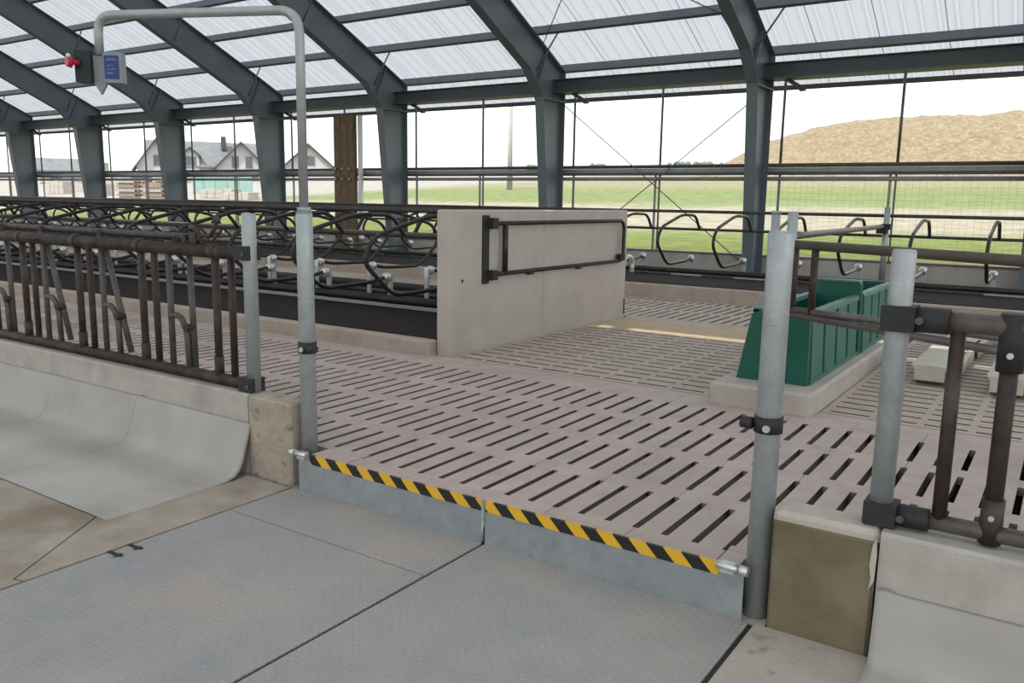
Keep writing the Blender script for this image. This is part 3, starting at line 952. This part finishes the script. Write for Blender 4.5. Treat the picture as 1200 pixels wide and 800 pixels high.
for zz, rr_ in ((1.262, 0.046), (0.535, 0.042)):
    mb = MB().box(-0.552, -0.44, YF - 0.052, YF + 0.052, zz - rr_, zz + rr_)
    mb.tube([(-0.45, YF, zz), (-0.335, YF, zz)], rr_, 14)
    W(mb, 'end_sleeve', M_blackm, ff_r)
    W(MB().tube([(-0.425, YF - 0.044, zz), (-0.425, YF - 0.056, zz)], 0.014, 10), 'bolt_head', M_rust2, ff_r)

# bent pipe on the left gate post, with the switch boxes at its end
dx, dy = -0.962, -0.272
P0 = Vector((-3.556, 3.205, 1.574))
def arm(t, z): return (P0.x + dx * t, P0.y + dy * t, z)
t = empty('bent_pipe', P0, 'tall galvanised pipe bent over to the left above the gate post', 'pipe')
pts = fillet([arm(0, 1.574), arm(0, 2.635), arm(1.345, 2.675), arm(1.345, 2.452)], 0.13, 8)
W(MB().tube(pts, 0.0255, 14), 'tube', M_galv, t)
W(MB().tube([arm(0, 1.574), arm(0, 1.60)], 0.038, 14), 'collar', M_galv, t)

E0 = Vector(arm(1.345, 2.29))
cb = empty('control_box', E0, 'small control box with blue display and red button hanging from the bent pipe', 'control box')
u = Vector((0.80, 0.60, 0)); w = Vector((-0.60, 0.80, 0))   # box frame: display looks towards the camera
def obx(mb, a0, a1, b0, b1, z0, z1):
    q = [E0 + u * a + w * b for a, b in ((a0, b0), (a1, b0), (a1, b1), (a0, b1))]
    mb.prism([(p.x, p.y) for p in q], 'z', E0.z + z0, E0.z + z1); return mb
mb = MB()
q = [(-0.035, 0.16), (0.035, 0.16), (0.035, 0.0), (0.0, -0.06), (-0.035, 0.0)]
v = [E0 + u * a + Vector((0, 0, z)) + w * b for b in (-0.012, 0.012) for a, z in q]
mb.add(v, [(0, 1, 2, 3, 4), (9, 8, 7, 6, 5)] + [(i, 5 + i, 5 + (i + 1) % 5, (i + 1) % 5) for i in range(5)])
W(mb, 'bracket', M_boxgrey, cb)
scr = W(obx(MB(), 0.036, 0.140, -0.05, 0.02, 0.005, 0.175), 'display_housing', M_boxgrey, cb)
def kid(mb, name, m, par):
    mb.v = [(a - E0.x, b - E0.y, c - E0.z) for a, b, c in mb.v]
    return mb.build(name, m, par)
kid(obx(MB(), 0.045, 0.125, -0.056, -0.050, 0.025, 0.155), 'display', M_blue, scr)
mb = MB()
for z0, z1, a1 in ((0.125, 0.140, 0.115), (0.095, 0.102, 0.10), (0.075, 0.082, 0.11), (0.05, 0.062, 0.095)):
    obx(mb, 0.058, a1, -0.058, -0.056, z0, z1)
kid(mb, 'display_print', M_blue2, scr)
sw = W(obx(MB(), -0.125, -0.035, -0.05, 0.06, 0.005, 0.180), 'switch_housing', M_boxblk, cb)
mb = MB()
c0 = E0 + u * -0.10 + w * -0.05 + Vector((0, 0, 0.11))
mb.tube([c0, c0 - w * 0.03 - u * 0.03], [0.016, 0.016], 10).tube([c0 - w * 0.03 - u * 0.03, c0 - w * 0.048 - u * 0.048], [0.034, 0.028], 12)
kid(mb, 'red_button', M_red, sw)
mb = MB().ball(c0 - w * 0.052 - u * 0.035 + Vector((0, 0, 0.032)), 0.013)
kid(mb, 'indicator_lamp', M_white, sw)

# ================================================================== STALL PLATFORMS
def platform(name, x0, x1, front, back, zk, label, two):
    t = empty(name, ((x0 + x1) / 2, (front + back) / 2, -0.3), label, 'stall bed')
    W(MB().cbox(x0, x1, front, front + 0.15, -0.44, zk, 0.015), 'kerb', M_kerb, t)
    W(MB().box(x0, x1, front + 0.15, back - (0.15 if two else 0), -0.44, zk - 0.025), 'bed', M_bedc, t)
    if two:
        W(MB().cbox(x0, x1, back - 0.15, back, -0.44, zk, 0.015), 'kerb', M_kerb, t)
    return t
pf = platform('stall_platform', XL, -4.905, 5.895, 9.70, 0.352, 'raised stall platform with rubber mats left of the partition wall', True)
pb = platform('stall_platform', XL, XR, 11.955, 14.915, 0.415, 'raised stall platform with rubber mats along the rear wall', False)
def rubber(x0, x1, y0, z0, y1, z1, root):
    th = 0.03
    W(MB().prism([(y0, z0), (y1, z1), (y1, z1 - 0.12), (y0, z0 - th)], 'x', x0, x1), 'rubber_mat', M_mat, root)
for a, b in ((XL, -25), (-24.99, -15), (-14.99, -4.91)):
    rubber(a, b, 6.02, 0.362, 7.22, 0.405, pf)
    rubber(a, b, 9.58, 0.362, 8.38, 0.405, pf)
for a, b in ((XL, -22), (-21.99, -10), (-9.99, 3), (3.01, XR)):
    rubber(a, b, 12.08, 0.425, 13.75, 0.470, pb)
W(MB().box(XL, -4.91, 7.222, 7.24, 0.328, 0.440), 'bed_edge', M_galv, pf)
for x0 in (-5.7, -4.6, -2.7, -1.0):
    W(MB().box(x0, x0 + 0.55, 13.30, 13.36, 0.462, 0.485), 'mat_strip', M_bedc, pb)

TEMPL = [(0.555, 1.235), (0.36, 1.470), (-0.22, 1.482), (-1.04, 1.29), (-1.19, 1.06), (-0.76, 0.695), (0.02, 0.715), (0.22, 0.755)]
def divider(zb):
    """loop in the y-z plane; y=0 at the top rail, cow end towards -y"""
    t = empty('stall_divider', (0, 0, 0))
    pts = fillet([(0, y, z) for y, z in TEMPL], 0.16, 5)
    MB().tube(pts, 0.024, 8).build('loop', M_black, t)
    MB().tube([(0, 0.235, 0.70), (0, 0.245, 0.725), (0, 0.25, 0.775), (0, 0.25, 0.80)], [0.034, 0.056, 0.056, 0.034], 8).build('clamp', M_bright, t)
    MB().cbox(-0.034, 0.034, 0.30, 0.335, zb, 0.78, 0.008).build('clamp_post', M_galv, t)
    MB().box(-0.06, 0.06, 0.29, 0.345, zb - 0.0005, zb + 0.02).build('foot', M_galv, t)
    return t
div_n = divider(0.328)
def place_div(src, first, X, Y, rz, label, group):
    o = src if first else copy_tree(src)
    o.location = (X, Y, 0); o.rotation_euler = (0, 0, rz)
    tag(o, label, 'stall divider', group)
XD = [-5.62 - 1.02 * k for k in range(24)]
for k, X in enumerate(XD):
    place_div(div_n, k == 0, X, 6.97, 0, 'black looped stall divider in the near row, ' + ORD[k] + ' from the partition wall', 'near row stall dividers')
for k, X in enumerate(XD):
    place_div(div_n, False, X - 0.3, 8.63, PI, 'black looped stall divider, middle row, ' + ORD[k] + ' from the partition wall', 'middle row stall dividers')
div_f = divider(0.467)
XF = [-0.02 - 0.897 * k for k in range(34)]
for k, X in enumerate(XF):
    place_div(div_f, k == 0, X, 13.2, 0, 'black looped stall divider, rear wall row, ' + ORD[k] + ' from the right edge', 'rear row stall dividers')
for (x0, x1, y, s, row) in ((XL, -4.905, 6.97, 1, 'near'), (XL, -4.905, 8.63, -1, 'middle'), (XL, XR, 13.2, 1, 'rear')):
    for nm, yo_, z_, r_, m_, desc in (('stall_rail', -0.005, 1.534, 0.026, M_railtube, 'upper rail along the tops of the'), ('stall_rail', 0.606, 1.225, 0.024, M_railtube, 'lower neck rail behind the'), ('brisket_pipe', 0.243, 0.53 if row == 'rear' else 0.50, 0.052 if row != 'rear' else 0.045, M_black, 'thick black floor pipe in front of the clamps of the')):
        o = MB().tube([(x0, y + s * yo_, z_), (x1, y + s * yo_, z_)], r_, 10).build(nm, m_, origin=((x0 + x1) / 2, y + s * yo_, z_))
        tag(o, desc + ' ' + row + ' row stall dividers', 'pipe rail' if nm == 'stall_rail' else 'floor pipe', 'stall rails')

# ================================================================== PARTITION WALL AND ITS GATE
pw = empty('partition_wall', (-4.815, 7.8, ZS), 'pale precast concrete partition wall between stalls and crossing', 'concrete wall')
W(MB().cbox(-4.898, -4.735, 6.005, 7.62, ZS - 0.3, 1.565, 0.012), 'panel', M_wall, pw)
W(MB().cbox(-4.898, -4.735, 7.624, 9.62, ZS - 0.3, 1.565, 0.012), 'panel', M_wall, pw)
W(MB().tube([(-4.737, 6.19, 0.905), (-4.7335, 6.19, 0.905)], 0.017, 10), 'anchor_hole', M_blackm, pw)
W(MB().box(-4.7355, -4.731, 9.585, 9.615, 0.25, 0.45), 'corner_strip', M_blackm, pw)

XG = -4.672
wg = empty('swing_hoop_gate', (XG, 6.55, 0.86), 'black tubular hoop gate folded flat against the partition wall', 'gate')
W(MB().box(-4.734, -4.722, 6.495, 6.60, 0.855, 1.515), 'hinge_plate', M_blackm, wg)
W(MB().box(-4.722, XG + 0.02, 6.57, 6.655, 1.385, 1.49), 'hinge', M_blackm, wg)
W(MB().box(-4.722, XG + 0.02, 6.57, 6.655, 0.89, 0.985), 'hinge', M_blackm, wg)
W(MB().tube(fillet([(XG, 6.62, 1.437), (XG, 9.40, 1.437), (XG, 9.40, 0.945), (XG, 6.62, 0.945)], 0.12), 0.022, 10), 'hoop', M_black, wg)
W(MB().tube([(XG, 6.80, 1.437), (XG, 6.80, 0.945)], 0.030, 10), 'upright', M_black, wg)
W(MB().box(XG - 0.03, XG + 0.03, 9.28, 9.40, 0.95, 1.03).box(XG - 0.025, XG + 0.025, 7.22, 7.30, 0.905, 0.945).box(XG - 0.025, XG + 0.025, 8.24, 8.32, 0.905, 0.945), 'lug', M_black, wg)
cl = empty('pipe_bracket', (-4.74, 9.75, 0.85), 'zinc bracket on the far end of the partition wall', 'bracket')
W(MB().tube(fillet([(-4.80, 9.62, 0.93), (-4.80, 9.85, 0.98), (-4.80, 9.95, 0.90), (-4.80, 9.93, 0.76)], 0.06), 0.03, 8), 'hook', M_bright, cl)
W(MB().box(-4.86, -4.74, 9.62, 9.65, 0.86, 1.0), 'plate', M_bright, cl)

# ================================================================== TROUGH
pt = MB().cbox(-2.128, -1.392, 5.775, 9.30, ZS + 0.001, 0.372, 0.02).build('trough_plinth', M_plinth)
tag(pt, 'concrete plinth under the green water trough', 'plinth')
tr = empty('water_trough', (-1.75, 7.6, 0.373), 'long dark green plastic water trough with ribbed side on a plinth', 'trough')
def shell_unit(y0, y1, name_end):
    # ribbed right side: leaning panels with recessed gaps
    xo, zb_, zt_ = -1.505, 0.373, 0.892
    n_r = 4
    L = (y1 - y0) / n_r
    mb = MB()
    mb.prism([(xo - 0.045, zb_), (xo - 0.015, zb_), (xo - 0.035, zt_ - 0.01), (xo - 0.065, zt_ - 0.01)], 'y', y0, y1)
    W(mb, 'side_wall', M_green, tr)
    for k in range(n_r):
        a, b = y0 + k * L + 0.035, y0 + (k + 1) * L - 0.035
        W(MB().prism([(xo - 0.016, zb_ + 0.03), (xo + 0.012, zb_ + 0.03), (xo - 0.006, zt_ - 0.03), (xo - 0.034, zt_ - 0.03)], 'y', a, b), 'side_rib', M_greenl, tr)
    W(MB().prism([(xo - 0.075, zt_ - 0.03), (xo + 0.004, zt_ - 0.03), (xo - 0.004, zt_ + 0.003), (xo - 0.020, zt_ + 0.010), (xo - 0.062, zt_ + 0.008)], 'y', y0, y1), 'rim', M_greenl, tr)
    W(MB().box(xo - 0.02, xo + 0.022, y0, y1, zb_, zb_ + 0.035), 'foot_rail', M_greenl, tr)
    # left wall leans inwards
    W(MB().prism([(-2.010, zb_), (-1.970, zb_), (-1.890, zt_), (-1.930, zt_)], 'y', y0, y1), 'side_wall', M_green, tr)
    W(MB().prism([(-1.945, zt_ - 0.02), (-1.865, zt_ - 0.02), (-1.875, zt_ + 0.01), (-1.935, zt_ + 0.01)], 'y', y0, y1), 'rim', M_greenl, tr)
    W(MB().box(-1.97, -1.55, y0, y1, zb_, zb_ + 0.06), 'trough_bottom', M_green, tr)
shell_unit(6.09, 7.62, 0)
shell_unit(7.86, 9.20, 0)
W(MB().prism([(-2.015, 0.373), (-1.500, 0.373), (-1.508, 0.866), (-1.520, 0.880), (-1.905, 0.880), (-1.925, 0.866)], 'y', 6.03, 6.09), 'end_panel', M_green, tr)
W(MB().prism([(-1.855, 0.40), (-1.66, 0.40), (-1.68, 0.82), (-1.84, 0.82)], 'y', 6.018, 6.03), 'end_rib', M_green, tr)
W(MB().prism([(-2.015, 0.373), (-1.480, 0.373), (-1.500, 0.99), (-1.525, 1.012), (-1.885, 1.012), (-1.91, 0.99)], 'y', 7.62, 7.70), 'middle_panel', M_green, tr)
W(MB().prism([(-2.0, 0.373), (-1.475, 0.373), (-1.495, 0.88), (-1.51, 0.90), (-1.89, 0.90), (-1.91, 0.88)], 'y', 7.78, 7.86), 'middle_panel', M_greenl, tr)
W(MB().prism([(-1.905, 1.006), (-1.505, 1.006), (-1.515, 1.024), (-1.895, 1.024)], 'y', 7.605, 7.715), 'panel_edge', M_greenl, tr)
W(MB().prism([(-2.015, 0.373), (-1.500, 0.373), (-1.520, 0.90), (-1.905, 0.90)], 'y', 9.20, 9.26), 'end_panel', M_green, tr)

# hinge post, swing gate and long bar around the trough
hp = empty('hinge_post', (-1.80, 5.68, ZS), 'thin galvanised post standing behind the right gate post', 'post')
hx = at(910, 247, 5.68).x
W(MB().tube([(hx, 5.68, ZS + 0.002), (hx, 5.68, 1.615)], 0.030, 12), 'tube', M_galv, hp)
W(MB().tube([(hx, 5.68, 1.60), (hx, 5.68, 1.618)], 0.034, 12), 'cap', M_galv, hp)
sg = empty('trough_gate', (-1.0, 5.2, 0.93), 'brown tubular swing gate hanging in front of the green trough', 'gate')
ga = Vector((-1.555, 5.64, 0)); gd = (Vector((-0.18, 4.83, 0)) - ga); gd.normalize()
def gp_(s, z): p = ga + gd * s; return (p.x, p.y, z)
W(MB().tube([gp_(-0.02, 0.91), gp_(-0.02, 1.615)], 0.034, 12), 'stile', M_galv, sg)
W(MB().tube([gp_(-0.02, 1.40), gp_(2.9, 1.40)], 0.030, 12), 'top_rail', M_raildk, sg)
W(MB().tube([gp_(-0.02, 0.935), gp_(2.9, 0.935)], 0.024, 12), 'bottom_rail', M_pipeg, sg)
W(MB().tube([gp_(-0.02, 0.965), gp_(0.6, 0.985), gp_(2.9, 1.035)], 0.022, 12), 'bottom_rail', M_pipeg, sg)
W(MB().tube([gp_(0.02, 0.93), gp_(0.02, 1.40)], 0.028, 10), 'gate_bar', M_rust, sg)
W(MB().tube([gp_(0.20, 0.96), gp_(0.20, 1.40)], 0.024, 10), 'gate_bar', M_rust, sg)
W(MB().tube([gp_(2.9, 0.93), gp_(2.9, 1.40)], 0.026, 10), 'gate_bar', M_rust, sg)
q0 = Vector((hx, 5.68, 1.40))
for zz in (1.40, 1.0):
    W(MB().tube([(hx, 5.68, zz - 0.05), (hx, 5.68, zz + 0.05)], 0.038, 10).tube([(hx, 5.68, zz), gp_(-0.02, zz)], 0.018, 8), 'hinge', M_blackm, sg)
lb = empty('barrier_bar', (-2.2, 10, 1.39), 'long pale pipe bar reaching from the trough to the rear stalls', 'bar')
pb0, pb1 = at(945, 275, 8.04), at(1034, 265.5, 12.92)
pbs = pb0 + (pb0 - pb1) * 0.105
W(MB().tube([(pbs.x, pbs.y, 0.374), (pbs.x, pbs.y, pbs.z + 0.05)], 0.028, 10), 'foot_post', M_galv, lb)
W(MB().tube([pbs, pb0, pb1], 0.032, 12), 'tube', M_pipeg, lb)
W(MB().box(pb1.x - 0.07, pb1.x + 0.07, pb1.y - 0.05, pb1.y + 0.05, pb1.z - 0.10, pb1.z - 0.02), 'latch', M_blackm, lb)
ep = empty('stall_end_post', (pb1.x, 13.0, 0.454), 'slim grey post in the rear stalls at the end of the long bar', 'post')
W(MB().tube([(pb1.x + 0.03, 13.04, 0.454), (pb1.x + 0.03, 13.04, 1.66)], 0.042, 12), 'tube', M_galv, ep)
W(MB().box(pb1.x - 0.03, pb1.x + 0.09, 12.98, 13.10, 1.34, 1.42).box(pb1.x - 0.04, pb1.x + 0.10, 12.97, 13.11, 0.4545, 0.58), 'bracket', M_blackm, ep)

# loose slat panels lying on the right floor
rows_l = [(0.10, 0.32), (0.42, 0.64), (0.74, 0.96), (1.06, 1.28)]
me_l = panel_mesh('loose_panel', 1.40, rows_l, [0.30], 0.36, 0.03, 0.125, False, M_loose)
def loose(x, y, z, rz, label):
    t = empty('loose_slat_panel', (x, y, z), label, 'slat panel', 'spare slat panels on the floor', rz=rz)
    o = inst(me_l, 'slab', t, (0, 0, 0.165))
    for yy in (0.12, 1.24):
        MB().box(0.03, 0.30, yy, yy + 0.09, 0.0, 0.04).build('bearer', M_timber, t)
loose(-1.03, 7.47, ZS, 0.0, 'spare pale concrete slat panel lying nearest the trough plinth')
loose(-0.47, 7.32, ZS, 0.0, 'spare pale concrete slat panel lying behind the right fence sleeve')
loose(-1.00, 9.02, ZS, -0.05, 'spare pale concrete slat panel lying behind the others by the trough end')
loose(-0.40, 8.95, ZS, 0.04, 'spare pale concrete slat panel lying farthest to the right at the back')
loose(-0.02, 7.45, ZS, 0.02, 'spare pale concrete slat panel lying at the right edge of the picture')

# ================================================================== OUTSIDE
# mound
def mound():
    mb = MB()
    nx, ny = 130, 46
    X0, X1, Y0, Y1 = -37.0, 62.0, 88.0, 128.0
    rnd = random.Random(3)
    from mathutils import noise
    v = []
    for j in range(ny + 1):
        for i in range(nx + 1):
            a, b = i / nx, j / ny
            X, Y = X0 + (X1 - X0) * a, Y0 + (Y1 - Y0) * b
            e = min(1.0, (X - X0) / 17.0)
            ex = math.sin(e * PI / 2) ** 0.62 if e > 0 else 0
            ex *= min(1.0, max(0.0, (X1 - X) / 25.0)) ** 0.6
            ey = math.sin(min(1, b * 2.6) * PI / 2) * math.sin(min(1, (1 - b) * 2.6) * PI / 2)
            h = 6.05 * ex * ey
            nz = noise.noise(Vector((X * 0.16, Y * 0.16, 2.0))) * 0.18 + noise.noise(Vector((X * 0.5, Y * 0.5, 5.0))) * 0.36 + noise.noise(Vector((X * 1.3, Y * 1.3, 7.0))) * 0.25
            h += nz * min(1.0, h / 3.0)
            v.append((X, Y, zg(X, Y) - 0.05 + h))
    f = [(j * (nx + 1) + i, j * (nx + 1) + i + 1, (j + 1) * (nx + 1) + i + 1, (j + 1) * (nx + 1) + i) for j in range(ny) for i in range(nx)]
    o = mb.add(v, f, True).build('soil_mound', M_mound)
    tag(o, 'huge straw coloured soil mound behind the barn on the right', 'mound')
mound()

def facing(px, Y):
    p = at(px, 200, Y)
    return p.x, math.atan2(p.y, p.x) - PI / 2
def gable(t, u0, u1, y0, y1, ze, za, wall, roof, along, ov=0.5):
    """wall block with gable roof; along='x' ridge runs along local x, 'y' ridge towards the viewer"""
    if along == 'y':
        c = (u0 + u1) / 2
        MB().prism([(u0, 0), (u1, 0), (u1, ze), (c, za), (u0, ze)], 'y', y0, y1).build('wall', wall, t)
        s = (za - ze) / (c - u0)
        r = MB()
        for sg_, ue in ((-1, u0 - ov), (1, u1 + ov)):
            zz = ze - s * ov
            r.prism([(c, za + 0.02), (ue, zz + 0.02), (ue, zz + 0.24), (c, za + 0.28)], 'y', y0 - ov, y1)
        ro = r.build('roof', roof, t)
        b = MB()
        for ue in (u0 - ov, u1 + ov):
            zz = ze - s * ov
            b.prism([(c, za - 0.12), (ue, zz - 0.12), (ue, zz + 0.22), (c, za + 0.26)], 'y', y0 - ov - 0.08, y0 - ov)
        b.build('bargeboard', M_eaves, ro)
    else:
        c = (y0 + y1) / 2
        MB().prism([(y0, 0), (y1, 0), (y1, ze), (c, za), (y0, ze)], 'x', u0, u1).build('wall', wall, t)
        s = (za - ze) / (c - y0)
        r = MB()
        for ye in (y0 - ov, y1 + ov):
            zz = ze - s * ov
            r.prism([(c, za + 0.02), (ye, zz + 0.02), (ye, zz + 0.24), (c, za + 0.28)], 'x', u0 - ov, u1 + ov)
        r.build('roof', roof, t)
def window(t, u0, u1, y, z0, z1):
    wv = MB().box(u0 - 0.1, u1 + 0.1, y - 0.06, y, z0 - 0.1, z1 + 0.1).build('window', M_render2, t)
    MB().box(u0, u1, y - 0.09, y - 0.06, z0, z1).build('pane', M_pane, wv)

X, rz = facing(237, 85)
h1 = empty('house', (X, 85, zg(X, 85) - 0.1), 'large pale house with grey roof, dormer and gables beyond the barn', 'house', rz=rz)
gable(h1, -8.2, 9.2, 1.0, 9.5, 2.9, 6.6, M_render, M_rooft, 'x')
gable(h1, 2.2, 9.9, -0.6, 5.0, 2.7, 6.55, M_render, M_rooft, 'y', 0.7)
gable(h1, -9.6, -3.6, -0.3, 5.0, 2.6, 6.6, M_render, M_rooft, 'y', 0.7)
gable(h1, -3.0, -0.4, 0.6, 4.2, 4.4, 5.5, M_render, M_rooft, 'y', 0.3)
window(h1, -2.5, -0.9, 0.6, 2.9, 4.2)
window(h1, 4.6, 5.6, -0.6, 2.6, 4.4)
window(h1, 6.7, 7.7, -0.6, 2.6, 4.4)
window(h1, -7.1, -6.1, -0.3, 2.6, 4.2)
window(h1, 3.4, 5.2, -0.6, 0.6, 1.9)
window(h1, 6.7, 8.5, -0.6, 0.6, 1.9)
window(h1, -2.4, -0.6, 1.0, 0.6, 1.9)
MB().box(3.1, 3.9, 3.2, 4.0, 5.6, 7.7).build('chimney', M_eaves, h1)
X, rz = facing(362, 92)
h2 = empty('house', (X, 92, zg(X, 92) - 0.1), 'small pale gabled house right of the large house', 'house', rz=rz)
gable(h2, -3.6, 3.6, 0, 10, 2.4, 5.6, M_render, M_rooft, 'y', 0.6)
window(h2, -0.9, 0.9, 0, 2.5, 3.9)
X, rz = facing(84, 80)
h3 = empty('house', (X, 80, zg(X, 80) - 0.1), 'low grey-roofed house with a green side wall at the far left', 'house', rz=rz)
gable(h3, -5.0, 2.0, 0, 8, 2.3, 4.2, M_render, M_rooft, 'x', 0.6)
MB().box(2.2, 6.0, 1.0, 7.0, 0, 3.9).build('green_wing', M_greenw, h3)
window(h3, -3.4, -1.6, 0, 0.8, 2.0)

# clutter of the building site left
def pallet_stack(px, Y, n, label):
    p = at(px, 225, Y)
    t = empty('pallet_stack', (p.x, Y, zg(p.x, Y)), label, 'pallet stack', 'stacks on the building site', rz=0.5)
    for k in range(n):
        z0 = k * 0.34
        mb = MB()
        for yy in (-0.6, -0.05, 0.5):
            mb.box(-0.7, 0.7, yy, yy + 0.12, z0, z0 + 0.12)
        for i in range(5):
            mb.box(-0.7 + i * 0.3, -0.48 + i * 0.3, -0.6, 0.62, z0 + 0.12, z0 + 0.16)
        mb.box(-0.6, 0.6, -0.5, 0.5, z0 + 0.16, z0 + 0.34)
        mb.build('pallet', M_pallet if k % 2 else M_block, t)
for px, Y, n, w_ in ((152, 38, 5, 'leftmost of the pallet stacks outside'), (166, 41.5, 6, 'second pallet stack from the left outside'), (183, 38, 4, 'third pallet stack from the left outside'), (195, 41.6, 5, 'rightmost of the pallet stacks outside')):
    pallet_stack(px, Y, n, w_ + ' below the large house')
a, b = at(226, 225, 50), at(296, 225, 50)
o = empty('hoarding', ((a.x + b.x) / 2, 50, zg(a.x, 50)), 'pale teal site hoarding in front of the large house', 'fence')
nseg = 5
for k in range(nseg):
    xa, xb2 = a.x + (b.x - a.x) * k / nseg, a.x + (b.x - a.x) * (k + 1) / nseg
    W(MB().box(xa + 0.03, xb2 - 0.03, 49.97, 50.03, zg(a.x, 50) + 0.1, zg(a.x, 50) + 1.9), 'board', M_teal, o)
    W(MB().box(xa - 0.05, xa + 0.05, 50.03, 50.12, zg(a.x, 50), zg(a.x, 50) + 2.0), 'post', M_pallet, o)
for k, (px, Y, sx, sz, w_) in enumerate(((120, 44, 2.6, 1.2, 'left of the pallet stacks'), (258, 43, 4.2, 0.75, 'below the teal hoarding'), (70, 46, 3.4, 1.4, 'at the far left outside'), (97, 52, 4.5, 1.0, 'below the green-walled house'), (143, 55, 5.0, 1.5, 'behind the leftmost pallet stack'), (282, 41, 3.0, 0.6, 'right of the pile below the hoarding'))):
    p = at(px, 230, Y)
    t = empty('block_pile', (p.x, Y, zg(p.x, Y)), 'pale pile of building blocks ' + w_, 'block pile', 'block piles on the building site')
    for i in range(4):
        for j in range(2):
            W(MB().cbox(p.x - sx / 2 + i * sx / 4 + 0.03, p.x - sx / 2 + (i + 1) * sx / 4 - 0.03, Y - 0.5, Y + 0.5, zg(p.x, Y) + j * sz / 2, zg(p.x, Y) + (j + 1) * sz / 2 - 0.02 - 0.1 * ((i + k) % 2) * j, 0.03), 'block', M_block, t)
p = at(597, 230, 60)
up_ = empty('utility_pole', (p.x, 60, zg(p.x, 60)), 'pale concrete utility pole standing in the meadow', 'pole')
z0 = zg(p.x, 60)
W(MB().tube([(p.x, 60, z0 - 0.1), (p.x, 60, z0 + 7.6)], [0.26, 0.17], 10), 'shaft', M_pole, up_)
W(MB().box(p.x - 0.7, p.x + 0.7, 59.95, 60.05, z0 + 7.2, z0 + 7.32), 'cross_arm', M_pole, up_)
# distant hedge clumps left of the mound
from mathutils import noise as _ns
for k, px in enumerate((795, 826, 858, 700, 628)):
    p = at(px, 196, 165)
    mb = MB()
    rnd = random.Random(k)
    for q in range(12):
        mb.ball((p.x + rnd.uniform(-2.0, 2.0), 165 + rnd.uniform(-1, 1), zg(p.x, 165) + rnd.uniform(0.1, 0.7)), rnd.uniform(0.4, 0.8), 7, 5)
    o = mb.build('hedge_clump', M_tree)
    tag(o, 'small dark hedge clump on the horizon, ' + ['third left of the mound', 'second left of the mound', 'nearest left of the mound', 'above the partition wall gate', 'left of the braced bay'][k], 'hedge', 'hedge clumps on the horizon')
